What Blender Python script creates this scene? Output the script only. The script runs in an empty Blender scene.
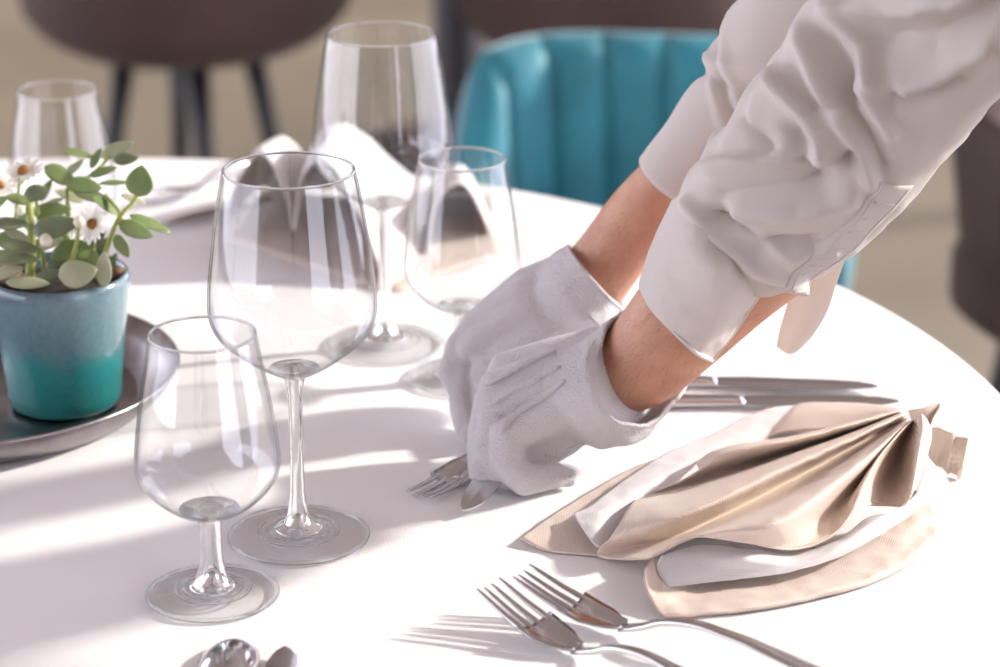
import bpy, bmesh, math, random
import numpy as np
from mathutils import Vector, Matrix
from mathutils import noise as mnoise

random.seed(4)
SC = bpy.context.scene
COL = SC.collection
PI = math.pi

# ---------------------------------------------------------------- camera, light, exposure
TZ = 0.75                                   # height of the table top above the floor
FPX, PITCH, CAMH = 2600.0, math.radians(19.8), 0.613
cam_data = bpy.data.cameras.new('camera')
cam = bpy.data.objects.new('camera', cam_data)
COL.objects.link(cam)
cam.location = (0, 0, TZ + CAMH)
cam.rotation_euler = (PI / 2 - PITCH, 0, 0)
cam_data.sensor_width = 36.0
cam_data.lens = 36.0 * FPX / 1000.0
cam_data.clip_start = 0.05
cam_data.clip_end = 60
cam_data.dof.use_dof = True
cam_data.dof.focus_distance = 1.465
cam_data.dof.aperture_fstop = 5.6
SC.camera = cam

world = bpy.data.worlds.new('sky')
SC.world = world
world.use_nodes = True
bg = world.node_tree.nodes['Background']
bg.inputs[0].default_value = (0.87, 0.86, 1.0, 1)
bg.inputs[1].default_value = 4.1

SUN_AZ, SUN_EL = math.radians(74), math.radians(25)      # azimuth measured from the view direction to the right
sun_data = bpy.data.lights.new('sun', 'SUN')
sun = bpy.data.objects.new('sun', sun_data)
COL.objects.link(sun)
sun_dir = Vector((math.sin(SUN_AZ) * math.cos(SUN_EL), math.cos(SUN_AZ) * math.cos(SUN_EL), math.sin(SUN_EL)))
sun.rotation_euler = sun_dir.to_track_quat('Z', 'Y').to_euler()
sun_data.energy = 5.8
sun_data.angle = math.radians(3.0)
sun_data.color = (1.0, 0.95, 0.86)

SC.view_settings.view_transform = 'Standard'
SC.view_settings.look = 'None'
SC.view_settings.exposure = 0.0
SC.view_settings.gamma = 1.0
SC.view_settings.use_curve_mapping = False
SC.cycles.use_denoising = True
SC.cycles.sample_clamp_indirect = 6.0
SC.cycles.max_bounces = 14
SC.cycles.transmission_bounces = 12
SC.cycles.transparent_max_bounces = 24
SC.cycles.diffuse_bounces = 4

# ---------------------------------------------------------------- photo pixel -> place
CP, SP = math.cos(PITCH), math.sin(PITCH)
def ray(x, y):
    u = (x - 500) / FPX; v = (y - 333.5) / FPX
    return Vector((u, CP - v * SP, -SP - v * CP))
def T(x, y, z=0.0):
    """point seen at pixel (x, y) lying z above the table top"""
    r = ray(x, y); t = (z - CAMH) / r.z
    return r * t + Vector((0, 0, TZ + CAMH))
def Y(x, y, d):
    """point seen at pixel (x, y) standing d metres out from the camera"""
    r = ray(x, y); t = d / r.y
    return r * t + Vector((0, 0, TZ + CAMH))
def depth(p):
    return p.y * CP - (p.z - TZ - CAMH) * SP
def mpp(p):
    return depth(p) / FPX

# ---------------------------------------------------------------- materials
def nodes_of(m):
    m.use_nodes = True
    return m.node_tree.nodes, m.node_tree.links
def mat(name, col, rough=0.5, metal=0.0, var=0.0, vscale=20.0, col2=None, bump=0.0, bscale=200.0, btype='noise',
        sheen=0.0, coat=0.0, sss=0.0, spec=0.5, trans=0.0, stretch=None, bdist=0.001):
    m = bpy.data.materials.new(name)
    n, l = nodes_of(m)
    b = n['Principled BSDF']
    b.inputs['Base Color'].default_value = (*col, 1)
    b.inputs['Roughness'].default_value = rough
    b.inputs['Metallic'].default_value = metal
    b.inputs['Specular IOR Level'].default_value = spec
    if sheen:
        b.inputs['Sheen Weight'].default_value = sheen
        b.inputs['Sheen Roughness'].default_value = 0.4
    if coat:
        b.inputs['Coat Weight'].default_value = coat
        b.inputs['Coat Roughness'].default_value = 0.06
    if sss:
        b.inputs['Subsurface Weight'].default_value = sss
        b.inputs['Subsurface Radius'].default_value = (0.008, 0.003, 0.0015)
    tc = n.new('ShaderNodeTexCoord')
    src = tc.outputs['Object']
    if stretch:
        mp = n.new('ShaderNodeMapping'); mp.inputs['Scale'].default_value = stretch
        l.new(src, mp.inputs[0]); src = mp.outputs[0]
    if var or col2:
        nz = n.new('ShaderNodeTexNoise'); nz.inputs['Scale'].default_value = vscale; nz.inputs['Detail'].default_value = 5
        l.new(src, nz.inputs['Vector'])
        cr = n.new('ShaderNodeValToRGB')
        c2 = col2 if col2 else tuple(c * (1 - var) for c in col)
        cr.color_ramp.elements[0].position = 0.35; cr.color_ramp.elements[0].color = (*c2, 1)
        cr.color_ramp.elements[1].position = 0.65; cr.color_ramp.elements[1].color = (*col, 1)
        l.new(nz.outputs[0], cr.inputs[0]); l.new(cr.outputs[0], b.inputs['Base Color'])
    if bump:
        if btype == 'noise':
            t = n.new('ShaderNodeTexNoise'); t.inputs['Scale'].default_value = bscale; t.inputs['Detail'].default_value = 3
        elif btype == 'voronoi':
            t = n.new('ShaderNodeTexVoronoi'); t.inputs['Scale'].default_value = bscale
        l.new(src, t.inputs['Vector'])
        bp = n.new('ShaderNodeBump'); bp.inputs['Strength'].default_value = bump; bp.inputs['Distance'].default_value = bdist
        l.new(t.outputs[0], bp.inputs['Height']); l.new(bp.outputs[0], b.inputs['Normal'])
    if trans:                                   # thin cloth: lets light through
        tr = n.new('ShaderNodeBsdfTranslucent'); tr.inputs[0].default_value = (*col, 1)
        mx = n.new('ShaderNodeMixShader'); mx.inputs[0].default_value = trans
        l.new(b.outputs[0], mx.inputs[1]); l.new(tr.outputs[0], mx.inputs[2])
        l.new(mx.outputs[0], n['Material Output'].inputs['Surface'])
    return m

def weave(m, scale=1500.0, strength=0.25):
    """woven thread relief from two crossed wave textures"""
    n, l = nodes_of(m)
    b = n['Principled BSDF']
    tc = n.new('ShaderNodeTexCoord')
    out = []
    for ax in ('X', 'Y'):
        w = n.new('ShaderNodeTexWave'); w.bands_direction = ax
        w.inputs['Scale'].default_value = scale; w.inputs['Distortion'].default_value = 1.5
        l.new(tc.outputs['Object'], w.inputs[0]); out.append(w)
    mx = n.new('ShaderNodeMath'); mx.operation = 'ADD'
    l.new(out[0].outputs['Fac'], mx.inputs[0]); l.new(out[1].outputs['Fac'], mx.inputs[1])
    bp = n.new('ShaderNodeBump'); bp.inputs['Strength'].default_value = strength; bp.inputs['Distance'].default_value = 0.0006
    l.new(mx.outputs[0], bp.inputs['Height']); l.new(bp.outputs[0], b.inputs['Normal'])
    return m

def thin_glass(name, tint=(0.985, 0.987, 0.99)):
    """thin blown wall: passes light straight through, more reflective and darker at the grazing rim"""
    m = bpy.data.materials.new(name)
    n, l = nodes_of(m)
    n.remove(n['Principled BSDF'])
    tr = n.new('ShaderNodeBsdfTransparent')
    gl = n.new('ShaderNodeBsdfGlossy'); gl.inputs['Roughness'].default_value = 0.02
    lw = n.new('ShaderNodeLayerWeight'); lw.inputs[0].default_value = 0.5
    cr = n.new('ShaderNodeValToRGB')
    cr.color_ramp.elements[0].position = 0.80; cr.color_ramp.elements[0].color = (*tint, 1)
    cr.color_ramp.elements[1].position = 0.97; cr.color_ramp.elements[1].color = (0.16, 0.16, 0.19, 1)
    l.new(lw.outputs['Facing'], cr.inputs[0]); l.new(cr.outputs[0], tr.inputs[0])
    pw = n.new('ShaderNodeMath'); pw.operation = 'POWER'; pw.inputs[1].default_value = 4.5
    l.new(lw.outputs['Facing'], pw.inputs[0])
    fr = n.new('ShaderNodeMath'); fr.operation = 'MULTIPLY_ADD'; fr.inputs[1].default_value = 0.75; fr.inputs[2].default_value = 0.06
    l.new(pw.outputs[0], fr.inputs[0])
    mx = n.new('ShaderNodeMixShader')
    l.new(fr.outputs[0], mx.inputs[0]); l.new(tr.outputs[0], mx.inputs[1]); l.new(gl.outputs[0], mx.inputs[2])
    l.new(mx.outputs[0], n['Material Output'].inputs['Surface'])
    return m

def thick_glass(name, clear=0.35):
    m = bpy.data.materials.new(name)
    n, l = nodes_of(m)
    n.remove(n['Principled BSDF'])
    tr = n.new('ShaderNodeBsdfTransparent'); tr.inputs[0].default_value = (0.97, 0.97, 0.98, 1)
    gl = n.new('ShaderNodeBsdfGlass'); gl.inputs['Roughness'].default_value = 0.0; gl.inputs['IOR'].default_value = 1.5
    gl.inputs[0].default_value = (0.98, 0.985, 0.99, 1)
    mx = n.new('ShaderNodeMixShader'); mx.inputs[0].default_value = clear
    l.new(gl.outputs[0], mx.inputs[1]); l.new(tr.outputs[0], mx.inputs[2])
    l.new(mx.outputs[0], n['Material Output'].inputs['Surface'])
    return m

M = {}
M['floor'] = mat('floor_beige', (0.24, 0.20, 0.145), 0.55, var=0.25, vscale=1.6)
M['wall'] = mat('wall_brown', (0.16, 0.115, 0.09), 0.7, var=0.2, vscale=1.5)
M['wall_pale'] = mat('wall_pale', (0.42, 0.38, 0.34), 0.8, var=0.1, vscale=1.5)
M['ceiling'] = mat('ceiling_brown', (0.36, 0.30, 0.26), 0.8, var=0.1, vscale=2)
M['frame'] = mat('window_frame', (0.08, 0.07, 0.065), 0.4, var=0.2, vscale=6)
M['cloth'] = weave(mat('tablecloth_white', (0.90, 0.885, 0.885), 0.85, sheen=0.1), 420, 0.3)
M['table_wood'] = mat('table_wood', (0.12, 0.07, 0.045), 0.4, col2=(0.07, 0.04, 0.025), vscale=8, stretch=(1, 8, 1))
M['dark_metal'] = mat('dark_metal', (0.02, 0.02, 0.022), 0.35, metal=0.6, var=0.2)
M['glass'] = thin_glass('clear_glass_wall')
M['glass_solid'] = thick_glass('clear_glass_solid', 0.08)
M['glass_base'] = thin_glass('clear_glass_base', (0.995, 0.995, 0.998))
M['steel'] = mat('polished_steel', (0.60, 0.585, 0.59), 0.13, metal=1.0, bump=0.02, bscale=300)
M['shirt'] = mat('white_shirt', (0.79, 0.74, 0.705), 0.8, sheen=0.1, bump=0.15, bscale=260, trans=0.35)
M['skin'] = mat('skin', (0.60, 0.325, 0.21), 0.5, col2=(0.50, 0.235, 0.15), vscale=38, bump=0.35, bscale=420, btype='voronoi', sss=0.12)
M['glove'] = mat('white_glove', (0.75, 0.715, 0.725), 0.95, sheen=0.3, bump=1.0, bscale=850, bdist=0.0025)
M['satin'] = weave(mat('champagne_satin', (0.76, 0.625, 0.525), 0.40, sheen=0.3, spec=0.55, trans=0.0), 330, 0.45)
M['lining'] = weave(mat('white_lining', (0.84, 0.81, 0.81), 0.7, sheen=0.15, trans=0.15), 400, 0.3)
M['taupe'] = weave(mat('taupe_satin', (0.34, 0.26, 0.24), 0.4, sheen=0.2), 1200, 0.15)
M['teal'] = mat('teal_velvet', (0.012, 0.19, 0.245), 0.55, sheen=0.7, var=0.25, vscale=14)
M['brown'] = mat('brown_velvet', (0.085, 0.05, 0.044), 0.8, sheen=0.08, var=0.25, vscale=6)
M['black_leg'] = mat('black_leg', (0.018, 0.016, 0.02), 0.5, var=0.2)
M['trousers'] = mat('black_trousers', (0.02, 0.02, 0.024), 0.9, bump=0.1, bscale=300)
M['hair'] = mat('dark_hair', (0.04, 0.022, 0.014), 0.6, bump=0.6, bscale=200)
M['tray'] = mat('pewter_tray', (0.36, 0.33, 0.34), 0.28, metal=1.0, var=0.35, vscale=30, bump=0.05, bscale=60)
M['soil'] = mat('dark_soil', (0.03, 0.02, 0.014), 0.95, bump=1.0, bscale=180)
M['pebble'] = mat('brown_pebble', (0.24, 0.14, 0.09), 0.7, var=0.4, vscale=80)
M['leaf'] = mat('succulent_leaf', (0.27, 0.34, 0.13), 0.38, col2=(0.16, 0.24, 0.09), vscale=60, sss=0.05, trans=0.12)
M['leaf_pale'] = mat('pale_leaf', (0.50, 0.50, 0.33), 0.5, col2=(0.38, 0.42, 0.25), vscale=50, trans=0.15)
M['leaf_grey'] = mat('grey_green_leaf', (0.21, 0.25, 0.14), 0.4, col2=(0.14, 0.18, 0.10), vscale=60, trans=0.05)
M['stem'] = mat('yellow_green_stem', (0.44, 0.50, 0.14), 0.5, var=0.25, vscale=80, trans=0.1)
M['petal'] = mat('white_petal', (0.86, 0.84, 0.78), 0.7, var=0.08, vscale=90, trans=0.2)
M['disc'] = mat('orange_brown_disc', (0.40, 0.17, 0.03), 0.8, col2=(0.18, 0.07, 0.02), vscale=300, bump=1, bscale=800)
M['bud'] = mat('cream_bud', (0.78, 0.74, 0.55), 0.6, var=0.1, vscale=80)

def glaze():
    m = bpy.data.materials.new('teal_glaze')
    n, l = nodes_of(m); b = n['Principled BSDF']
    tc = n.new('ShaderNodeTexCoord'); sp = n.new('ShaderNodeSeparateXYZ'); l.new(tc.outputs['Object'], sp.inputs[0])
    nz = n.new('ShaderNodeTexNoise'); nz.inputs['Scale'].default_value = 22; nz.inputs['Detail'].default_value = 3
    l.new(tc.outputs['Object'], nz.inputs['Vector'])
    ma = n.new('ShaderNodeMath'); ma.operation = 'MULTIPLY_ADD'; ma.inputs[1].default_value = 0.028
    l.new(nz.outputs[0], ma.inputs[0]); l.new(sp.outputs['Z'], ma.inputs[2])
    cr = n.new('ShaderNodeValToRGB')
    e = cr.color_ramp.elements
    e[0].position = 0.0; e[0].color = (0.02, 0.24, 0.24, 1)
    e[1].position = 1.0; e[1].color = (0.10, 0.13, 0.17, 1)
    for p, c in ((0.44, (0.035, 0.29, 0.285)), (0.54, (0.13, 0.26, 0.29)), (0.84, (0.19, 0.30, 0.34)), (0.95, (0.09, 0.14, 0.19))):
        x = e.new(p); x.color = (*c, 1)
    mr = n.new('ShaderNodeMapRange'); mr.inputs['From Min'].default_value = 0.0; mr.inputs['From Max'].default_value = 0.112
    l.new(ma.outputs[0], mr.inputs['Value']); l.new(mr.outputs[0], cr.inputs[0])
    sn = n.new('ShaderNodeTexNoise'); sn.inputs['Scale'].default_value = 260; sn.inputs['Detail'].default_value = 2
    l.new(tc.outputs['Object'], sn.inputs['Vector'])
    mc = n.new('ShaderNodeMix'); mc.data_type = 'RGBA'; mc.blend_type = 'MULTIPLY'; mc.inputs[0].default_value = 0.35
    l.new(cr.outputs[0], mc.inputs[6]); l.new(sn.outputs[0], mc.inputs[7]); l.new(mc.outputs[2], b.inputs['Base Color'])
    b.inputs['Roughness'].default_value = 0.18; b.inputs['Coat Weight'].default_value = 0.6; b.inputs['Coat Roughness'].default_value = 0.05
    return m
M['glaze'] = glaze()

# ---------------------------------------------------------------- mesh helpers
def link(o, parent=None):
    COL.objects.link(o)
    if parent is not None:
        o.parent = parent
    return o
def mesh_obj(name, verts, faces, m, parent=None, smooth=True):
    me = bpy.data.meshes.new(name)
    off = Vector((0, 0, 0))
    if parent is not None:
        off = parent.matrix_world.translation if parent.parent is None else Vector((0, 0, 0))
    me.from_pydata([tuple(Vector(v)) for v in verts], [], faces)
    me.update()
    if smooth:
        for p in me.polygons: p.use_smooth = True
    if isinstance(m, (list, tuple)):
        for x in m: me.materials.append(x)
    else:
        me.materials.append(m)
    return link(bpy.data.objects.new(name, me), parent)
def empty(name, label, cat, loc=(0, 0, 0), rz=0.0, group=None):
    o = bpy.data.objects.new(name, None); COL.objects.link(o)
    o.location = loc; o.rotation_euler = (0, 0, rz); o.empty_display_size = 0.05
    o['label'] = label; o['category'] = cat
    if group: o['group'] = group
    return o
def tag(o, label, cat, group=None):
    o['label'] = label; o['category'] = cat
    if group: o['group'] = group
    return o
def struct(o):
    o['kind'] = 'structure'; return o
def adopt(o, parent):
    """parent o (built in world coordinates) under an unrotated Empty without moving it"""
    o.parent = parent
    o.location = Vector(o.location) - Vector(parent.location)
    return o

def lathe_data(prof, seg=64):
    """prof: list of (r, z); r == 0 makes a pole"""
    v, f, rows = [], [], []
    for r, z in prof:
        if r < 1e-7:
            rows.append([len(v)]); v.append((0, 0, z))
        else:
            rows.append(list(range(len(v), len(v) + seg)))
            for k in range(seg):
                a = 2 * PI * k / seg; v.append((r * math.cos(a), r * math.sin(a), z))
    for a, b in zip(rows, rows[1:]):
        for k in range(seg):
            k2 = (k + 1) % seg
            if len(a) == 1 and len(b) == 1: continue
            if len(a) == 1: f.append((a[0], b[k2], b[k]))
            elif len(b) == 1: f.append((a[k], a[k2], b[0]))
            else: f.append((a[k], a[k2], b[k2], b[k]))
    return v, f
def lathe(name, prof, m, parent=None, seg=64, loc=(0, 0, 0)):
    v, f = lathe_data(prof, seg)
    o = mesh_obj(name, v, f, m, parent); o.location = loc
    return o
def spline(pts, n):
    """Catmull-Rom through pts (sequence of equal-length tuples), n samples"""
    P = np.array([tuple(p) for p in pts], float)
    if len(P) < 2: return P
    P = np.vstack([2 * P[0] - P[1], P, 2 * P[-1] - P[-2]])
    out = []
    m = len(P) - 3
    for k in range(n):
        t = k / (n - 1) * m
        i = min(int(t), m - 1); t -= i
        a, b, c, d = P[i], P[i + 1], P[i + 2], P[i + 3]
        out.append(0.5 * ((2 * b) + (c - a) * t + (2 * a - 5 * b + 4 * c - d) * t * t + (3 * b - a - 3 * c + d) * t ** 3))
    return np.array(out)
def tube_data(path, radii, seg=10, cap=True, flat=1.0, up=(0, 0, 1)):
    v, f, rows = [], [], []
    path = [Vector(p) for p in path]
    up = Vector(up)
    for i, p in enumerate(path):
        d = (path[min(i + 1, len(path) - 1)] - path[max(i - 1, 0)]).normalized()
        s = d.cross(up)
        if s.length < 1e-4: s = d.cross(Vector((1, 0, 0)))
        s.normalize(); u = s.cross(d).normalized()
        r = radii[i] if hasattr(radii, '__len__') else radii
        rows.append(list(range(len(v), len(v) + seg)))
        for k in range(seg):
            a = 2 * PI * k / seg
            v.append(p + s * (r * math.cos(a)) + u * (r * flat * math.sin(a)))
    for a, b in zip(rows, rows[1:]):
        for k in range(seg):
            f.append((a[k], a[(k + 1) % seg], b[(k + 1) % seg], b[k]))
    if cap:
        f.append(tuple(reversed(rows[0]))); f.append(tuple(rows[-1]))
    return v, f
def tube(name, path, radii, m, parent=None, seg=10, flat=1.0, up=(0, 0, 1)):
    v, f = tube_data(path, radii, seg, True, flat, up)
    return mesh_obj(name, v, f, m, parent)
def grid_data(rows, closed=False):
    v, f = [], []
    n = len(rows[0])
    for r in rows: v += [Vector(p) for p in r]
    for i in range(len(rows) - 1):
        for k in range(n - (0 if closed else 1)):
            a, b = i * n + k, i * n + (k + 1) % n
            f.append((a, b, b + n, a + n))
    return v, f
def sheet(name, rows, m, parent=None, nu=40, nv=40, thick=0.0008, mat2=None, wob=0.0, wscale=60.0):
    """cloth sheet through a grid of control points, both directions splined"""
    a = [spline(r, nu) for r in rows]
    cols = [spline([a[i][k] for i in range(len(a))], nv) for k in range(nu)]
    R = [[cols[k][i] for k in range(nu)] for i in range(nv)]
    v, f = grid_data(R)
    if wob:
        v = [p + Vector((0, 0, wob * mnoise.noise(p * wscale))) for p in v]
    if parent is not None and parent.name.endswith('napkin'):      # cloth lies on the table, never in it
        lo = TZ + .0014 - parent.location.z
        v = [Vector((p.x, p.y, max(p.z, lo))) for p in v]
    o = mesh_obj(name, v, f, [m, mat2] if mat2 else m, parent)
    if thick:
        s = o.modifiers.new('thickness', 'SOLIDIFY'); s.thickness = thick; s.offset = 0
        if mat2: s.material_offset = 1; s.material_offset_rim = 0
    return o
def bake(o):
    """apply an object's modifiers without operators"""
    dg = bpy.context.evaluated_depsgraph_get()
    dg.update()
    me = bpy.data.meshes.new_from_object(o.evaluated_get(dg))
    o.modifiers.clear(); old = o.data; o.data = me; bpy.data.meshes.remove(old)
    for p in me.polygons: p.use_smooth = True
    return o
def capsule_data(p, q, r1, r2, seg=14):
    """closed round-ended tapered limb"""
    p, q = Vector(p), Vector(q); d = q - p
    L = d.length
    if L < 1e-6: d = Vector((0, 0, 1)); L = 1e-6
    d = d.normalized()
    path, rad = [], []
    for k in range(1, 5):
        a = PI / 2 * k / 4
        path.append(p - d * (r1 * math.cos(a))); rad.append(max(r1 * math.sin(a), 1e-5))
    for k in range(4, 0, -1):
        a = PI / 2 * k / 4
        path.append(q + d * (r2 * math.cos(a))); rad.append(max(r2 * math.sin(a), 1e-5))
    v, f, rows = [], [], []
    up = Vector((0, 0, 1)) if abs(d.z) < 0.9 else Vector((1, 0, 0))
    s = d.cross(up).normalized(); u = s.cross(d)
    for c, r in zip(path, rad):
        rows.append(list(range(len(v), len(v) + seg)))
        for k in range(seg):
            a = 2 * PI * k / seg; v.append(c + s * (r * math.cos(a)) + u * (r * math.sin(a)))
    for a, b in zip(rows, rows[1:]):
        for k in range(seg): f.append((a[k], a[(k + 1) % seg], b[(k + 1) % seg], b[k]))
    f.append(tuple(reversed(rows[0]))); f.append(tuple(rows[-1]))
    return v, f
class Body:
    """collects closed limbs and fuses them into one continuous skin"""
    def __init__(s): s.v, s.f = [], []
    def add(s, v, f):
        o = len(s.v); s.v += list(v); s.f += [tuple(i + o for i in q) for q in f]
    def limb(s, pts):                        # pts: (Vector, radius) chain
        for (p, a), (q, b) in zip(pts, pts[1:]): s.add(*capsule_data(p, q, a, b))
    def build(s, name, m, parent, voxel, smooth=6, factor=0.5):
        o = mesh_obj(name, s.v, s.f, m, parent)
        r = o.modifiers.new('fuse', 'REMESH'); r.mode = 'VOXEL'; r.voxel_size = voxel; r.use_smooth_shade = True
        sm = o.modifiers.new('soften', 'SMOOTH'); sm.iterations = smooth; sm.factor = factor
        bake(o)
        return o
def box_data(x0, x1, y0, y1, z0, z1):
    v = [(x, y, z) for z in (z0, z1) for y in (y0, y1) for x in (x0, x1)]
    return v, [(0, 2, 3, 1), (4, 5, 7, 6), (0, 1, 5, 4), (2, 6, 7, 3), (0, 4, 6, 2), (1, 3, 7, 5)]
def box(name, m, *a, parent=None):
    v, f = box_data(*a); return mesh_obj(name, v, f, m, parent, smooth=False)

# ---------------------------------------------------------------- the room
RX0, RX1, RY0, RY1, RH = -4.6, 2.6, -3.2, 9.0, 3.2
struct(box('floor', M['floor'], RX0 - .2, RX1 + .2, RY0 - .2, RY1 + .2, -0.1, 0))
struct(box('ceiling', M['ceiling'], RX0 - .2, RX1 + .2, RY0 - .2, RY1 + .2, RH, RH + .1))
struct(box('wall_back', M['wall'], RX0, RX1, RY1, RY1 + .15, 0, RH))
def window_wall(name, axis, pos, a0, a1, step, n0):
    """a wall of tall openings: sill and head belong to the wall, each opening gets its own frame"""
    t = 0.12
    def B(lo, hi, z0, z1):
        return (pos, pos + t, lo, hi, z0, z1) if axis == 'x' else (lo, hi, pos, pos + t, z0, z1)
    vs, fs = [], []
    for q in (B(a0, a1, 0, 0.15), B(a0, a1, RH - 0.15, RH)):
        v, f = box_data(*q); fs += [tuple(i + len(vs) for i in g) for g in f]; vs += v
    struct(mesh_obj(name, vs, fs, M['wall_pale'], smooth=False))
    k = 0
    n = int(round((a1 - a0) / step))
    st = (a1 - a0) / n
    for i in range(n):
        lo, hi = a0 + i * st, a0 + (i + 1) * st
        vs, fs = [], []
        for q in ((lo, lo + .03, .15, RH - .15), (hi - .03, hi, .15, RH - .15), (lo, hi, .15, .19), (lo, hi, RH - .19, RH - .15)):
            v, f = box_data(*B(*q)); fs += [tuple(j + len(vs) for j in g) for g in f]; vs += v
        struct(mesh_obj('window_%d' % (n0 + i), vs, fs, M['frame'], smooth=False))
    return n0 + n
nw = window_wall('wall_right', 'x', RX1, RY0, RY1, 4.07, 1)
nw = window_wall('wall_left', 'x', RX0 - .12, RY0, RY1, 4.07, nw)
struct(box('wall_front', M['wall'], RX0, RX1, RY0 - .12, RY0, 0, RH))

# ---------------------------------------------------------------- the round table and its cloth
TC = Vector((-0.335, 1.479, 0)); TR = 0.677
tbl = empty('round_table', 'round pedestal table hidden under the white tablecloth', 'table', (TC.x, TC.y, 0))
lathe('table_top', [(0, .715), (TR - .02, .715), (TR - .008, .722), (TR - .008, .740), (TR - .015, .7465), (0, .7465)], M['table_wood'], tbl, 96)
lathe('pedestal', [(0, .715), (.09, .715), (.07, .68), (.045, .55), (.045, .10), (.06, .05), (0, .05)], M['dark_metal'], tbl, 32)
lathe('base', [(0, .05), (.06, .05), (.22, .03), (.25, .015), (.25, 0), (0, 0)], M['dark_metal'], tbl, 48)

def tablecloth():
    seg, v, f = 720, [], []
    rows = []
    rr = list(np.linspace(0.0, TR - .012, 60)[1:])
    v.append((0, 0, TZ))
    def fold(a):
        return math.sin(a * 11 + 0.8 * math.sin(3 * a)) + 0.35 * math.sin(a * 19 + 1)
    prof = [(r, TZ) for r in rr]
    for k in range(1, 6):
        t = PI / 2 * k / 5
        prof.append((TR - .012 + .012 * math.sin(t), TZ - .012 + .012 * math.cos(t)))
    for k in range(1, 15):
        prof.append((TR + 0.002 * k / 14, TZ - .012 - .30 * k / 14))
    for r, z in prof:
        row = []
        drop = max(0, (TZ - .012 - z) / .30)
        for k in range(seg):
            a = 2 * PI * k / seg
            rad = r + (0.006 + 0.04 * drop) * drop ** 0.6 * fold(a) + 0.03 * drop
            p = Vector((rad * math.cos(a), rad * math.sin(a), z))
            if r < TR - .02 and z == TZ:
                p.z += 0.0006 * mnoise.noise(Vector((p.x * 7, p.y * 7, 1.3)))
                if p.x > .35: p.z += 0.0011 * math.exp(-((p.y - .128 - .10 * (p.x - .60)) / .006) ** 2) * min(1, (p.x - .35) * 8)
            row.append(len(v)); v.append(p)
        rows.append(row)
    for k in range(seg): f.append((0, rows[0][k], rows[0][(k + 1) % seg]))
    for a, b in zip(rows, rows[1:]):
        for k in range(seg): f.append((a[k], b[k], b[(k + 1) % seg], a[(k + 1) % seg]))
    o = mesh_obj('tablecloth', v, f, M['cloth'])
    o.location = (TC.x, TC.y, 0)
    s = o.modifiers.new('thickness', 'SOLIDIFY'); s.thickness = 0.0015; s.offset = -1
    tag(o, 'white cloth spread over the round table, its edge draping down', 'tablecloth')
tablecloth()

# ---------------------------------------------------------------- chairs
def barrel_chair(label, name, loc, rz, velvet, scale=1.0, htop=.735):
    """tub chair with a channelled back, facing -y before rotation"""
    root = empty(name, label, 'chair', loc, rz)
    R0, R1 = .175 * scale, .225 * scale
    n = 12
    a0, a1 = math.radians(-22), math.radians(202)
    zb = .40
    back = []
    def top(a):
        s = max(0.0, math.sin(a))
        return htop - .13 * (1 - min(1, s / .55)) ** 1.4 - .02 * abs(math.cos(a)) ** 3
    def at(r, a, z):
        """plan: a flat back with rounded corners, drawn in a little towards the seat"""
        c, s = math.cos(a), math.sin(a)
        k = 1 - .13 * max(0.0, (htop - z) / (htop - zb))
        return (r * k * math.copysign(abs(c) ** .62, c), r * k * .86 * math.copysign(abs(s) ** .62, s), z)
    # outer shell
    rows = []
    for i in range(81):
        a = a0 + (a1 - a0) * i / 80
        z1 = top(a)
        prof = [(R1 - .03, zb), (R1 - .004, zb + .02), (R1 + .004, z1 - .05), (R1 + .002, z1 - .02), (R1 - .010, z1 - .004),
                (R1 - .025, z1), (R0 + .01, z1 - .006), (R0 + .006, z1 - .03), (R0 + .012, zb + .01), (R1 - .03, zb)]
        rows.append([at(r, a, z) for r, z in prof])
    v, f = grid_data(rows)
    f.append(tuple(range(0, 10))); f.append(tuple(reversed(range(len(v) - 10, len(v)))))
    mesh_obj('back_shell', v, f, velvet, root)
    # padded channels on the inside, equal widths along the plan curve
    fine = [a0 + (a1 - a0) * i / 800 for i in range(801)]
    cum = [0.0]
    for p, q in zip(fine, fine[1:]):
        cum.append(cum[-1] + (Vector(at(R0, p, htop)) - Vector(at(R0, q, htop))).length)
    ang = lambda u: float(np.interp(u * cum[-1], cum, fine))
    for k in range(n):
        rows = []
        for i in range(11):
            t = i / 10; a = ang((k + t) / n)
            puff = .020 * math.sqrt(max(0.0, 1 - (2 * t - 1) ** 2)) - .004
            z1 = top(a)
            row = []
            for (q, dz) in ((0.6, 0.0), (1.0, .05), (1.0, .15), (1.0, .25), (1.0, .30), (1.0, .33)):
                row.append(at(R0 + .008 - puff * q, a, zb + .02 + (z1 - zb - .035) * (dz / .33)))
            row.append(at(R0 + .022 - puff * .3, a, z1 + .003 + puff * .12))
            row.append(at(R1 - .012, a, z1 + .001))
            rows.append(row)
        v, f = grid_data(rows)
        mesh_obj('channel', v, f, velvet, root)
    lathe('seat', [(0, .36), (R1 - .03, .36), (R1 - .012, .375), (R1 - .012, .42), (R0, .455), (R0 * .8, .47), (0, .472)], velvet, root, 40)
    for sx in (-1, 1):
        for sy in (-1, 1):
            tube('leg', [(sx * .12, sy * .12, .365), (sx * .165, sy * .165, 0.0)], [.016, .009], M['black_leg'], root, 12)
    return root
barrel_chair('teal velvet tub chair with channelled back pushed up to the far table edge', 'tub_chair', (.160, 2.66, 0), math.radians(-8), M['teal'], 1.05, .693)
barrel_chair('brown velvet tub chair with channelled back at the far right, beyond the table edge', 'tub_chair', (.77, 2.85, 0), math.radians(12), M['brown'], 1.15, .76)

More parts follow.
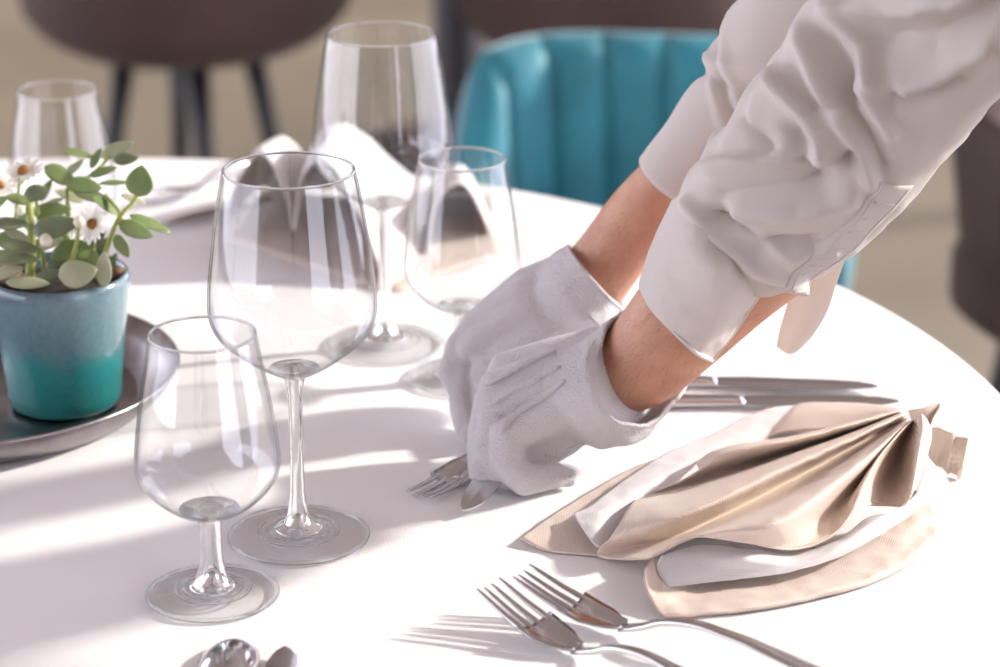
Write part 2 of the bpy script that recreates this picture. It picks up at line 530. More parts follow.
def shell_chair(label, loc, rz, group=None):
    """rounded bucket chair on four thin splayed legs"""
    root = empty('bucket_chair', label, 'chair', loc, rz)
    rows = []
    for i in range(13):                       # bucket seat from the underside up
        t = i / 12
        z = .37 + .11 * t ** 1.6
        r = .06 + .20 * math.sin(t * PI / 2) ** 0.7
        rows.append([(r * math.cos(a) * 1.0, r * math.sin(a) * .95, z) for a in np.linspace(0, 2 * PI, 41)[:-1]])
    v, f = grid_data(rows, True); f.append(tuple(reversed(range(40)))); f.append(tuple(range(len(v) - 40, len(v))))
    mesh_obj('seat', v, f, M['brown'], root)
    rows = []
    for i in range(41):                       # wrap-around back
        a = math.radians(-25 + 230 * i / 40); c, s = math.cos(a), math.sin(a)
        h = .80 - .16 * (1 - max(0, s)) ** 1.2
        prof = [(.235, .42), (.26, .45), (.285, h - .03), (.275, h), (.25, h), (.235, h - .03), (.215, .48), (.235, .42)]
        rows.append([(r * c, r * s * .95, z) for r, z in prof])
    v, f = grid_data(rows); f.append(tuple(range(8))); f.append(tuple(reversed(range(len(v) - 8, len(v)))))
    mesh_obj('backrest', v, f, M['brown'], root)
    for k in range(4):
        a = PI / 2 * k + .09
        tube('leg', [(.10 * math.cos(a), .10 * math.sin(a), .385), (.17 * math.cos(a), .17 * math.sin(a), 0)], [.019, .012], M['black_leg'], root, 12)
    return root
shell_chair('brown upholstered bucket chair on dark splayed legs behind the plant side of the table', (-.50, 4.08, 0), math.radians(190))
shell_chair('brown upholstered bucket chair partly hidden behind the teal chair', (.19, 4.05, 0), math.radians(150))
far_tbl = empty('bistro_table', 'background table whose black column stands left of the teal chair', 'table', (-.075, 4.75, 0))
lathe('column', [(0, .72), (.05, .72), (.05, .66), (.05, .06), (.06, .03), (0, .03)], M['black_leg'], far_tbl, 24)
lathe('foot', [(0, .035), (.05, .035), (.23, .018), (.24, 0), (0, 0)], M['black_leg'], far_tbl, 40)
lathe('table_top', [(0, .72), (.34, .72), (.345, .735), (.34, .75), (0, .75)], M['table_wood'], far_tbl, 64)

# ---------------------------------------------------------------- glasses
def densify(prof, n):
    return [tuple(max(0.0, c) if i == 0 else c for i, c in enumerate(p)) for p in spline(prof, n)]
def glass(label, kind, x, y, group='clear stemmed glasses on the table'):
    root = empty('wine_glass' if kind == 'tall' else 'water_glass', label, 'glass', (x, y, TZ + 0.0008), group=group)
    if kind == 'tall':
        outer = [(.0065, .098), (.0115, .1005), (.0200, .1055), (.0310, .1135), (.0405, .122), (.0455, .131), (.0470, .141), (.0458, .158), (.0425, .183), (.0388, .205), (.0362, .2175)]
        stem = [(.0052, .1015), (.0062, .0985), (.0050, .092), (.0042, .082), (.0040, .060), (.0040, .040), (.0044, .026), (.0062, .015), (.0088, .0085)]
        base = (.0405, .012)
        lens = [(.0058, .0985), (.0105, .1005), (.0135, .1022), (.0140, .1032), (.010, .1045), (.005, .1052), (0, .1055)]
    else:
        outer = [(.008, .047), (.014, .049), (.0235, .0545), (.032, .0625), (.0375, .071), (.0388, .080), (.0375, .094), (.0345, .115), (.0310, .134), (.0283, .1505)]
        stem = [(.0066, .050), (.0076, .0475), (.0066, .044), (.0060, .038), (.0060, .028), (.0066, .020), (.0085, .012), (.011, .0075)]
        base = (.0362, .011)
        lens = [(.0075, .047), (.0125, .0488), (.0155, .0505), (.0160, .0515), (.011, .053), (.006, .0537), (0, .054)]
    oc = densify(outer, 60)
    th = .0011
    inner = [(max(r - th * (1.0 if i > 4 else .6), 0.0003), z + (.0012 if i < 12 else 0)) for i, (r, z) in enumerate(oc)]
    rim = oc[-1]
    prof = oc + [(rim[0] - th * .2, rim[1] + .0006), (rim[0] - th * .8, rim[1] + .0006)] + list(reversed(inner)) + [(0, inner[0][1])]
    lathe('bowl', [(0, oc[0][1])] + prof, M['glass'], root, 96)
    rr = [(rim[0] - th / 2 + .00075 * math.cos(a), rim[1] + .00075 * math.sin(a)) for a in np.linspace(0, 2 * PI, 11)]
    lathe('rim', rr, M['glass_solid'], root, 96)
    st = densify(stem, 40)
    lathe('stem', [(0, st[0][1])] + st + [(0, st[-1][1])], M['glass_solid'], root, 48)
    lathe('bowl_foot', [(0, lens[0][1])] + densify(lens, 24)[:-1] + [(0, lens[-1][1])], M['glass_solid'], root, 64)
    br, bz = base
    bp = [(0, bz), (br * .16, bz * .85), (br * .27, bz * .62), (br * .42, bz * .45), (br * .65, bz * .32), (br * .88, bz * .24), (br * .985, bz * .20), (br, bz * .12), (br * .985, bz * .03), (br * .93, 0.0)]
    up = densify(bp, 40)
    under = [(br * .7, .0004), (br * .45, .0010), (br * .2, .0022), (0, .0028)]
    lathe('base', [(0, up[0][1])] + up[1:] + under, M['glass_base'], root, 96)
    er = [(br - .0012 + .0013 * math.cos(a), bz * .12 + .0013 * math.sin(a)) for a in np.linspace(0, 2 * PI, 11)]
    lathe('base_rim', er, M['glass_solid'], root, 96)
    for q in (.44, .56):
        zz = float(np.interp(br * q, [p[0] for p in up], [p[1] for p in up]))
        lathe('base_ring', [(br * q + .0009 * math.cos(a), zz + .0005 * math.sin(a)) for a in np.linspace(0, 2 * PI, 9)], M['glass_solid'], root, 96)
    kn = [(br * .05, bz * 1.0), (br * .20, bz * .80), (br * .30, bz * .60), (br * .34, bz * .50), (br * .30, bz * .36), (br * .15, .0030)]
    lathe('base_knob', [(0, bz)] + densify(kn, 20) + [(0, .0030)], M['glass_solid'], root, 64)
    return root
def tpos(px, py):
    p = T(px, py); return p.x, p.y
glass('tall wine glass in the foreground, just behind the nearest small water glass', 'tall', *tpos(299, 538))
glass('small stemmed water glass nearest the camera, standing in front of the tray', 'small', *tpos(213, 596))
glass('tall wine glass at the back, in front of the white folded napkin', 'tall', *tpos(386, 346))
glass('small water glass at the back beside the gloved hands', 'small', *tpos(463, 379))
glass('small water glass behind the potted succulent', 'small', *tpos(69, 293))

# ---------------------------------------------------------------- tray, pot and plant
trc = Vector((-.345, 1.572, TZ + .001))
tray = empty('serving_tray', 'round pewter tray with raised lip under the teal flower pot', 'tray', trc)
TK = 1.04
lathe('tray_floor', [(r * TK, z) for r, z in [(0, .003), (.106, .003), (.108, .0015), (.106, 0), (0, 0)]], M['tray'], tray, 96)
lathe('lip', [(r * TK, z) for r, z in [(.105, .003), (.112, .006), (.120, .014), (.129, .0235), (.1315, .0240), (.1322, .0225), (.124, .0105), (.115, .0025), (.107, 0), (.104, .0015), (.105, .003)]], M['tray'], tray, 96)

px_, py_ = tpos(66, 409)
POT = Vector((px_, py_, TZ + .0042))
pot = empty('flower_pot', 'glazed teal ceramic pot holding the succulent, standing on the round tray', 'pot', POT)
RB, RT_, PH = .0362, .0455, .089
outer = [(0, 0), (RB * .80, 0), (RB * .93, .0015), (RB, .007), (RB + .001, .02), ((RB + RT_) / 2, .05), (RT_ - .0008, .078), (RT_, .084), (RT_ - .0008, .0875), (RT_ - .0028, PH), (RT_ - .0048, .0865), (RT_ - .0055, .082)]
po = [(0, 0)] + densify(outer[1:], 46) + [(RT_ - .0062, .06), (0, .06)]
lathe('pot_body', po, M['glaze'], pot, 72)
soil = lathe('soil', [(0, .0835), (.012, .0832), (.025, .082), (.0372, .0805), (.0372, .070), (0, .070)], M['soil'], pot, 40)
for (x, y, d, r) in ((10, 268, 1.55, .010), (-2, 262, 1.56, .011), (118, 268, 1.565, .006), (22, 262, 1.585, .008)):
    p = Y(x, y, d); vv, ff = lathe_data([(0, -r * .6), (r * .6, -r * .5), (r, 0), (r * .7, r * .5), (0, r * .6)], 10)
    vv = [Vector(a) + Vector((random.uniform(-.001, .001), random.uniform(-.001, .001), random.uniform(-.001, .001))) for a in vv]
    o = mesh_obj('pebble', vv, ff, M['pebble'], pot); o.location = Vector((p.x, p.y, TZ + .0042 + .084 + r * .3)) - POT
plant = empty('succulent_plant', 'leafy green succulent with white daisies growing in the teal pot', 'plant', POT + Vector((0, 0, .08)))
def leaf_mesh():
    """unit leaf along +x from 0 to 2, half width 1 along y"""
    v, f, rows = [], [], []
    n, s = 10, 10
    for i in range(n + 1):
        t = i / n
        w = math.sin(PI * min(1, max(0.0, t ** 0.8))) ** 0.7 if 0 < t < 1 else 0.02
        w = max(w, .03)
        row = []
        for k in range(s):
            a = 2 * PI * k / s
            y = w * math.cos(a); z = 0.22 * w * math.sin(a) + .18 * y * y + .12 * (t - .5) ** 2
            row.append(len(v)); v.append((2 * t, y, z))
        rows.append(row)
    for a, b in zip(rows, rows[1:]):
        for k in range(s): f.append((a[k], a[(k + 1) % s], b[(k + 1) % s], b[k]))
    f.append(tuple(reversed(rows[0]))); f.append(tuple(rows[-1]))
    return v, f
LV, LF = leaf_mesh()
view_back = -Vector((0, CP, -SP))            # leaves are posed by their look from the table side
def leaf(x, y, L, W, ang, d, kind='leaf', roll=0.5, pitch=0.0):
    """centre pixel, half length, half width (px), angle; roll tips the blade up, pitch tips it in depth"""
    c = Y(x, y, d - .018); s = mpp(c)
    L *= 1.12; W *= 1.10
    a = math.radians(ang)
    ax = Vector((math.cos(a), 0, math.sin(a)))
    ax = (ax + Vector((0, 1, 0)) * pitch).normalized()
    nrm = Vector((0, -1, 0)) * (1 - roll) + Vector((0, 0, 1)) * roll
    yy = nrm.cross(ax).normalized(); nn = ax.cross(yy).normalized()
    fs = max(.35, abs(nn.dot(view_back)))     # blade seen obliquely: widen so that it shows W
    pts = [c + ax * ((p[0] - 1) * L * s) + yy * (p[1] * W * s / fs) + nn * (p[2] * W * s) for p in LV]
    o = mesh_obj('leaf', [p - plant.location for p in pts], LF, M[kind], plant)
    return o
for a in [(140, 181, 15, 12, 80, 1.56, 'leaf', .15), (117, 150, 17, 7, 24, 1.60, 'leaf_pale', .45), (126, 159, 12, 6, 6, 1.585, 'leaf_grey', .4),
          (80, 154, 15, 4, -15, 1.61, 'leaf', .8), (61, 176, 17, 8, -32, 1.59, 'leaf', .5), (103, 172, 14, 5, 16, 1.585, 'leaf', .8),
          (84, 186, 17, 8, -8, 1.565, 'leaf', .5), (115, 183, 15, 3, 2, 1.575, 'leaf', .9), (37, 193, 12, 8, 8, 1.57, 'leaf_grey', .4),
          (136, 230, 17, 8, -22, 1.55, 'leaf', .4), (150, 224, 20, 5, -24, 1.565, 'leaf', .7), (122, 246, 12, 6, -62, 1.55, 'leaf', .3),
          (52, 211, 18, 8, 6, 1.575, 'leaf', .5), (56, 227, 22, 11, 12, 1.555, 'leaf_grey', .4), (10, 224, 18, 6, -2, 1.56, 'leaf_grey', .6),
          (20, 200, 13, 5, -16, 1.57, 'leaf', .6), (92, 196, 18, 6, -18, 1.585, 'leaf_grey', .6), (106, 206, 16, 4, -38, 1.575, 'leaf', .7),
          (78, 273, 18, 13, 12, 1.540, 'leaf_pale', .1), (104, 269, 17, 7, 86, 1.545, 'leaf_pale', .1), (28, 283, 20, 6, -2, 1.538, 'leaf_pale', .5),
          (20, 247, 20, 6, -10, 1.548, 'leaf_grey', .6), (48, 243, 15, 7, 15, 1.56, 'leaf_pale', .5), (12, 258, 26, 7, -4, 1.55, 'leaf_grey', .5),
          (70, 250, 19, 9, 22, 1.565, 'leaf', .5), (86, 254, 16, 8, -15, 1.575, 'leaf', .5), (58, 262, 14, 6, 30, 1.57, 'leaf_grey', .5),
          (-6, 205, 16, 6, 30, 1.57, 'leaf', .5), (40, 232, 15, 6, 160, 1.59, 'leaf', .5), (103, 250, 13, 6, 70, 1.57, 'leaf_grey', .4),
          (5, 238, 14, 6, 25, 1.58, 'leaf', .5), (133, 199, 12, 3, -20, 1.57, 'leaf_pale', .7), (70, 196, 14, 5, 160, 1.60, 'leaf_pale', .6),
          (25, 215, 12, 6, 40, 1.60, 'leaf', .5),
          (96, 262, 13, 5, 100, 1.56, 'leaf', .4), (112, 262, 10, 4, 60, 1.58, 'leaf_grey', .4), (48, 276, 15, 6, 20, 1.55, 'leaf_grey', .4), (8, 272, 16, 6, 15, 1.55, 'leaf_pale', .4),
          (36, 252, 13, 5, 60, 1.57, 'leaf', .4), (64, 238, 12, 5, 120, 1.57, 'leaf', .4), (98, 240, 12, 4, 50, 1.58, 'leaf_grey', .4), (16, 235, 13, 5, 150, 1.56, 'leaf_pale', .4),
          (46, 190, 12, 4, 60, 1.60, 'leaf', .4), (74, 168, 12, 4, 40, 1.61, 'leaf_pale', .4), (96, 158, 11, 4, 60, 1.61, 'leaf', .4), (54, 202, 10, 3, 20, 1.60, 'leaf_pale', .6)]:
    leaf(*a)
def stem(name, pts, r, m='stem'):
    P = [Y(p[0], p[1], p[2] - .018) - plant.location for p in pts]
    P = [Vector(p) for p in spline(P, 4 * len(P))]
    rr = [r * (1 - .35 * i / (len(P) - 1)) for i in range(len(P))]
    return tube(name, P, rr, M[m], plant, 8)
for pts, r in [([(30, 276, 1.56), (32, 245, 1.56), (29, 203, 1.565)], .0034), ([(97, 278, 1.565), (108, 245, 1.56), (119, 218, 1.555), (133, 202, 1.56), (139, 186, 1.56)], .0018),
               ([(119, 218, 1.555), (128, 224, 1.553), (135, 228, 1.552)], .0014), ([(72, 262, 1.555), (77, 240, 1.548), (79, 224, 1.545)], .0016),
               ([(66, 268, 1.58), (68, 215, 1.58), (67, 188, 1.58)], .0020), ([(67, 190, 1.58), (95, 172, 1.59), (112, 153, 1.60)], .0015),
               ([(85, 275, 1.575), (95, 240, 1.565), (94, 226, 1.562)], .0014), ([(45, 275, 1.58), (40, 230, 1.575), (36, 198, 1.572)], .0018),
               ([(10, 276, 1.58), (14, 230, 1.585), (20, 178, 1.59)], .0014), ([(105, 195, 1.58), (118, 210, 1.57), (119, 220, 1.555)], .0013)]:
    stem('stem', pts, r)
def daisy(x, y, d, R, nrm, npet=17):
    c = Y(x, y, d - .018); s = mpp(c); r = R * s
    nrm = Vector(nrm).normalized(); q = nrm.to_track_quat('Z', 'Y').to_matrix()
    root_off = c - plant.location
    vv, ff = lathe_data([(0, .35), (.10, .33), (.22, .24), (.29, .08), (.29, -.05), (0, -.1)], 20)
    o = mesh_obj('flower_head', [root_off + q @ (Vector(p) * r) for p in vv], ff, M['disc'], plant)
    for k in range(npet):
        a = 2 * PI * k / npet + random.uniform(-.08, .08)
        ln = random.uniform(.88, 1.05); dr = random.uniform(-.05, .12)
        rot = Matrix.Rotation(a, 3, 'Z')
        v, rows = [], []
        for i in range(7):
            t = i / 6; w = .13 * math.sin(PI * (.12 + .8 * t)) ** .6
            v += [(.2 + (ln - .2) * t, -w, .05 + dr * t * t), (.2 + (ln - .2) * t, 0, .03 + dr * t * t), (.2 + (ln - .2) * t, w, .05 + dr * t * t)]
        f = []
        for i in range(6):
            b = i * 3; f += [(b, b + 3, b + 4, b + 1), (b + 1, b + 4, b + 5, b + 2)]
        p_ = mesh_obj('petal', [root_off + q @ (rot @ Vector(p) * r) for p in v], f, M['petal'], o)
        p_.parent = o
daisy(93, 224, 1.552, 20, (-.55, -.75, .35))
daisy(24, 172, 1.60, 22, (-.2, -.35, .9))
daisy(0, 186, 1.575, 17, (.2, -.5, .8))
for (x, y, d, r) in ((79, 222, 1.545, 6), (46, 241, 1.55, 7), (21, 211, 1.562, 5)):
    c = Y(x, y, d - .018); rr = r * mpp(c)
    vv, ff = lathe_data([(0, -rr), (rr * .7, -rr * .7), (rr, 0), (rr * .75, rr * .75), (rr * .3, rr * 1.05), (0, rr * 1.1)], 14)
    o = mesh_obj('bud', vv, ff, M['bud'], plant); o.location = c - plant.location

# ---------------------------------------------------------------- cutlery
def ribbon(path, widths, thick, dome=0.0):
    """solid strip of metal along a path, widths across, a little domed"""
    path = [Vector(p) for p in path]
    v, f, rows = [], [], []
    for i, p in enumerate(path):
        d = (path[min(i + 1, len(path) - 1)] - path[max(i - 1, 0)]).normalized()
        s = d.cross(Vector((0, 0, 1))).normalized(); u = s.cross(d).normalized()
        w = widths[i] / 2; t = thick[i] / 2 if hasattr(thick, '__len__') else thick / 2
        prof = [(-1, 0), (-.8, .8), (-.35, 1), (0, 1), (.35, 1), (.8, .8), (1, 0), (.8, -.8), (.35, -1), (0, -1), (-.35, -1), (-.8, -.8)]
        rows.append(list(range(len(v), len(v) + 12)))
        for a, b in prof:
            v.append(p + s * (a * w) + u * (b * t + dome * w * (1 - a * a)))
    for a, b in zip(rows, rows[1:]):
        for k in range(12): f.append((a[k], a[(k + 1) % 12], b[(k + 1) % 12], b[k]))
    f.append(tuple(reversed(rows[0]))); f.append(tuple(rows[-1]))
    return v, f
def interp(keys, t):
    return float(np.interp(t, [k[0] for k in keys], [k[1] for k in keys]))
def fork(label, origin, direction, length=.205, tilt=0.0, width=.0265, lift=None, group='steel forks', zoff=0.0):
    """tines end at origin, the handle runs off along direction; tilt is a roll about the handle"""
    root = empty('fork', label, 'fork', (origin[0], origin[1], origin[2] if len(origin) > 2 else TZ), group=group)
    d = Vector(direction); d.normalize(); s = d.cross(Vector((0, 0, 1))).normalized(); u = s.cross(d).normalized()
    zk = lift or [(0, .021), (.10, .0125), (.20, .0055), (.28, .0030), (.33, .0045), (.40, .012), (.50, .0165), (.65, .0130), (.85, .0045), (1, .0030)]
    R = Matrix.Rotation(tilt, 3, d)
    def P(t, a=0.0, up=0.0):
        return d * (t * length) + R @ (s * a + u * up) + Vector((0, 0, interp(zk, t) + zoff))
    # smooth path for the handle
    ts = np.linspace(.295, 1, 36)
    zs = spline([(interp(zk, t),) for t in np.linspace(.295, 1, 13)], 36)[:, 0]
    path = [d * (t * length) + Vector((0, 0, z + zoff)) for t, z in zip(ts, zs)]
    wk = [(.295, .009), (.33, .0066), (.40, .0056), (.55, .0072), (.8, .0125), (.93, .0155), (.985, .0125), (1, .006)]
    tk = [(.295, .0024), (.33, .0036), (.40, .0040), (.6, .0032), (1, .0024)]
    v, f = ribbon(path, [interp(wk, t) for t in ts], [interp(tk, t) for t in ts])
    mesh_obj('handle', v, f, M['steel'], root)
    # palm of the fork
    rows = []
    for t in np.linspace(.155, .305, 14):
        w = interp([(.155, width), (.20, width * .98), (.25, width * .80), (.285, width * .45), (.305, .0085)], t) / 2
        row = []
        for a in np.linspace(-1, 1, 9): row.append(P(t, a * w, .0028 * a * a + .0008))
        for a in np.linspace(1, -1, 9): row.append(P(t, a * w, .0028 * a * a - .0008))
        rows.append(row)
    v, f = grid_data(rows, True); f.append(tuple(reversed(range(18)))); f.append(tuple(range(len(v) - 18, len(v))))
    mesh_obj('palm', v, f, M['steel'], root)
    tw = width / 4
    for k in range(4):
        off = (k - 1.5) * tw
        pts, rad = [], []
        for t in np.linspace(0, .20, 15):
            pts.append(P(t, off * (1 - .10 * (1 - min(1, t / .17))), .0028 * (off / (width / 2)) ** 2)); rad.append(interp([(0, .0007), (.02, .0013), (.15, .0021), (.175, .0014), (.20, .0005)], t))
        v, f = tube_data(pts, rad, 8, True, .75, u)
        mesh_obj('tine', v, f, M['steel'], root)
    return root
def knife(label, tip, end, zt=.006, ze=.006, length=None, group=None, flip=1, blade=.095):
    tip, end = Vector(tip), Vector(end)
    L = (end - tip).length
    root = empty('knife', label, 'knife', (tip.x, tip.y, TZ), group=group)
    base = Vector((tip.x, tip.y, TZ))
    d = (end - tip).normalized(); s = d.cross(Vector((0, 0, 1))).normalized(); u = s.cross(d)
    o0 = tip - base
    rows = []
    for t in np.linspace(0, 1, 26):                     # flat blade, spine on one side, bellied edge on the other
        x = t * blade
        hi = interp([(0, .001), (.04, .004), (.12, .0075), (.3, .009), (.8, .009), (1, .0065)], t)
        lo = interp([(0, -.001), (.06, -.0045), (.2, -.0080), (.45, -.0095), (.85, -.0085), (1, -.006)], t)
        th = interp([(0, .0005), (1, .0013)], t)
        rows.append([o0 + d * x + s * (flip * hi) + u * (th + .001), o0 + d * x + u * (th + .001), o0 + d * x + s * (flip * lo) + u * .001,
                     o0 + d * x + u * (-th + .001), o0 + d * x + s * (flip * hi) + u * (-th + .001)])
    v, f = grid_data(rows, True); f.append(tuple(reversed(range(5)))); f.append(tuple(range(len(v) - 5, len(v))))
    mesh_obj('blade', v, f, M['steel'], root, smooth=False)
    ts = np.linspace(0, 1, 24)
    path = [o0 + d * (blade + (L - blade) * t) + u * .001 for t in ts]
    v, f = ribbon(path, [interp([(0, .013), (.05, .0105), (.12, .0100), (.6, .0135), (.93, .0155), (1, .010)], t) for t in ts],
                  [interp([(0, .004), (.08, .0068), (1, .0070)], t) for t in ts])
    mesh_obj('handle', v, f, M['steel'], root)
    return root
def spoon(label, tip, direction, length=.20, W=.032, BL=.056, invert=1):
    root = empty('spoon', label, 'spoon', (tip.x, tip.y, TZ))
    d = Vector(direction).normalized(); s = d.cross(Vector((0, 0, 1))).normalized()
    def prof(t): return W / 2 * math.sqrt(max(0.0, 1 - (2 * t - 1) ** 2)) ** .9 * (1 - .18 * (t - .4))
    rows = []
    for t in np.linspace(.005, .995, 26):
        w = max(prof(t), .0006)
        dep = .0085 * math.sin(PI * min(1, t * 1.02)) ** .6
        row = []
        for a in np.linspace(-1, 1, 15): row.append(d * (t * BL) + s * (a * w) + Vector((0, 0, .0025 + dep * (1 - a * a))))
        for a in np.linspace(1, -1, 15): row.append(d * (t * BL) + s * (a * w * .96) + Vector((0, 0, .0013 + (dep) * (1 - a * a) * .92)))
        rows.append(row)
    v, f = grid_data(rows, True); f.append(tuple(reversed(range(30)))); f.append(tuple(range(len(v) - 30, len(v))))
    mesh_obj('bowl', v, f, M['steel'], root)
    ts = np.linspace(0, 1, 26)
    path = [d * (BL - .004 + (length - BL) * t) + Vector((0, 0, interp([(0, .003), (.12, .010), (.3, .014), (.7, .009), (1, .004)], t))) for t in ts]
    v, f = ribbon(path, [interp([(0, .008), (.1, .006), (.5, .008), (.9, .0145), (1, .008)], t) for t in ts], .003)
    mesh_obj('handle', v, f, M['steel'], root)
    return root

# two forks in front of the satin napkin
def fork_px(label, tip, belly, end, **k):
    a = T(*tip, .020); b = T(*end, .004)
    d = Vector((b.x - a.x, b.y - a.y, 0))
    return fork(label, (a.x, a.y, TZ), d, **k)
fork_px('steel fork lying nearest the camera, its tines left of its twin', (488, 588), None, (712, 702))
fork_px('steel fork lying second, just behind the nearest fork and below the napkin', (521, 577), None, (836, 682), zoff=.0012)
# spoon and knife at the bottom edge
sp_t = T(236, 638, .004)
spoon('shiny spoon lying face down at the bottom edge of the picture', sp_t, (-.06, -1, 0))
kt = T(284, 652, .003)
knife('small knife whose tip shows beside the spoon at the bottom edge', (kt.x, kt.y, kt.z + .002), (kt.x + .004, kt.y - .195, TZ + .006), blade=.09, flip=-1)
# knives behind the satin napkin
a, b = T(878, 388, .004), T(598, 380, .004)
knife('table knife lying behind the satin napkin, farther from it', a, b, blade=.105)
a, b = T(899, 403, .004), T(630, 402, .004)
knife('table knife half covered by the back of the satin napkin', a, b, blade=.100)
# cutlery beyond the plant
a, b = T(148, 208, .004), T(262, 172, .004)
fork('blurred fork lying at the far place setting, beyond the plant', (T(140, 212).x, T(140, 212).y, TZ), (b - a), group='steel forks')
a, b = T(157, 226, .004), T(270, 200, .004)
knife('blurred knife lying beside the far white napkin, beyond the plant', a, b, blade=.09)

# ---------------------------------------------------------------- the champagne napkin in front
nap = empty('satin_napkin', 'champagne satin napkin with white lining, gathered at one end, in front', 'napkin', (0.16, 1.40, TZ))
def N(pts): return [tuple(T(*p) - nap.location) for p in pts]
G = [
 [(899, 409, .036), (845, 424, .034), (785, 438, .032), (738, 445, .030), (712, 452, .024), (697, 462, .012)],
 [(902, 410, .042), (850, 425, .043), (790, 441, .041), (742, 450, .038), (714, 460, .032), (694, 476, .018)],
 [(903, 412, .034), (850, 432, .027), (785, 453, .020), (728, 471, .016), (688, 484, .012), (640, 498, .010)],
 [(904, 412, .042), (855, 433, .040), (790, 458, .037), (728, 484, .033), (672, 503, .027), (629, 508, .019)],
 [(905, 414, .046), (855, 438, .045), (785, 470, .041), (722, 500, .035), (662, 523, .026), (614, 533, .016)],
 [(906, 416, .040), (855, 444, .031), (785, 482, .022), (722, 514, .016), (668, 538, .010), (598, 556, .003)],
 [(907, 418, .038), (858, 449, .031), (792, 490, .024), (738, 516, .020), (690, 537, .017), (649, 558, .012)],
 [(908, 420, .046), (866, 452, .045), (812, 489, .042), (765, 513, .038), (722, 530, .033), (690, 537, .027)],
 [(909, 421, .050), (874, 453, .049), (833, 487, .046), (798, 513, .042), (768, 531, .036), (740, 541, .028)],
 [(910, 421, .047), (879, 458, .040), (847, 489, .033), (822, 515, .027), (806, 535, .023), (793, 549, .019)],
 [(911, 421, .044), (884, 456, .035), (860, 484, .030), (846, 502, .027), (838, 518, .025), (831, 536, .022)],
 [(912, 420, .052), (892, 441, .050), (877, 461, .046), (867, 480, .041), (861, 495, .037), (858, 508, .032)],
 [(914, 420, .046), (902, 441, .034), (894, 461, .025), (889, 478, .020), (887, 492, .020), (884, 505, .022)],
 [(917, 417, .052), (913, 440, .044), (910, 462, .036), (908, 478, .031), (906, 492, .029), (903, 505, .028)],
 [(923, 415, .056), (923, 430, .053), (919, 450, .049), (916, 467, .044), (914, 480, .040), (912, 492, .036)],
 [(931, 428, .045), (931, 440, .040), (927, 455, .036), (923, 470, .032), (920, 480, .028), (917, 490, .024)],
]
sheet('satin_face', [N(r) for r in G], M['satin'], nap, 60, 130, wob=.0007, wscale=120)
# stitched hem along the free edge
hem = spline(N([r[-1] for r in G[6:15]]), 90)
hem2 = spline(N([(r[-1][0] * .86 + r[-2][0] * .14, r[-1][1] * .86 + r[-2][1] * .14, r[-1][2] * .86 + r[-2][2] * .14) for r in G[6:15]]), 90)
tube('hem', [Vector(p) for p in hem], .0008, M['satin'], nap, 8)
tube('hem_stitch', [Vector(p) + Vector((0, 0, .0004)) for p in hem2], .0005, M['satin'], nap, 6)
sheet('lining', [N(r) for r in [
 [(662, 556, .014), (700, 545, .019), (745, 548, .021), (798, 553, .014), (838, 540, .018), (868, 518, .024), (900, 511, .023), (917, 485, .030), (923, 452, .042)],
 [(657, 566, .013), (700, 558, .017), (745, 560, .019), (798, 560, .015), (842, 543, .021), (874, 523, .025), (905, 505, .026), (925, 485, .030), (934, 465, .036)],
 [(660, 577, .010), (700, 571, .013), (750, 569, .014), (800, 565, .014), (842, 549, .018), (878, 530, .020), (912, 508, .021), (932, 491, .024), (945, 477, .028)],
 [(668, 588, .006), (702, 583, .008), (758, 577, .010), (802, 569, .012), (842, 555, .013), (880, 535, .014), (916, 511, .015), (938, 496, .017), (953, 487, .019)]]],
 M['lining'], nap, 90, 40, wob=.0006, wscale=90)
sheet('under_layer', [N(r) for r in [
 [(652, 558, .013), (690, 560, .008), (760, 560, .006), (840, 540, .006), (890, 520, .007), (930, 498, .008)],
 [(644, 572, .014), (690, 578, .004), (760, 576, .004), (840, 558, .005), (895, 535, .006), (934, 512, .006)],
 [(647, 592, .009), (690, 598, .0035), (760, 592, .005), (845, 572, .005), (900, 550, .0045), (936, 525, .004)],
 [(660, 612, .004), (694, 612, .0035), (765, 604, .0045), (850, 585, .005), (905, 562, .004), (938, 538, .003)],
 [(672, 617, .001), (700, 616, .001), (770, 608, .001), (855, 589, .001), (908, 566, .001), (940, 541, .001)]]], M['satin'], nap, 80, 40, wob=.0010, wscale=110)
sheet('back_layer', [N(r) for r in [
 [(805, 405, .006), (700, 445, .006), (640, 465, .006), (600, 486, .006), (558, 512, .005), (521, 539, .004)],
 [(800, 425, .009), (705, 460, .008), (648, 486, .007), (605, 508, .006), (572, 528, .005), (532, 545, .003)],
 [(800, 445, .010), (710, 478, .009), (660, 508, .007), (628, 532, .005), (600, 550, .003), (548, 551, .002)],
 [(800, 460, .010), (715, 495, .009), (670, 525, .006), (645, 545, .004), (612, 557, .001), (560, 553, .001)]]], M['satin'], nap, 60, 40, wob=.0005, wscale=110)
sheet('lining_flap', [N(r) for r in [
 [(830, 404, .014), (765, 410, .013), (712, 434, .012), (664, 455, .011), (622, 482, .011), (592, 505, .012), (574, 514, .011)],
 [(830, 415, .015), (765, 424, .015), (708, 449, .014), (660, 474, .013), (622, 500, .013), (597, 520, .014), (582, 528, .012)],
 [(830, 430, .014), (765, 440, .013), (706, 464, .011), (658, 490, .010), (628, 514, .010), (606, 533, .011), (594, 544, .009)],
 [(830, 440, .012), (765, 452, .011), (706, 476, .009), (660, 502, .008), (634, 526, .008), (614, 544, .007), (606, 551, .005)]]], M['lining'], nap, 70, 30, wob=.0008, wscale=100)
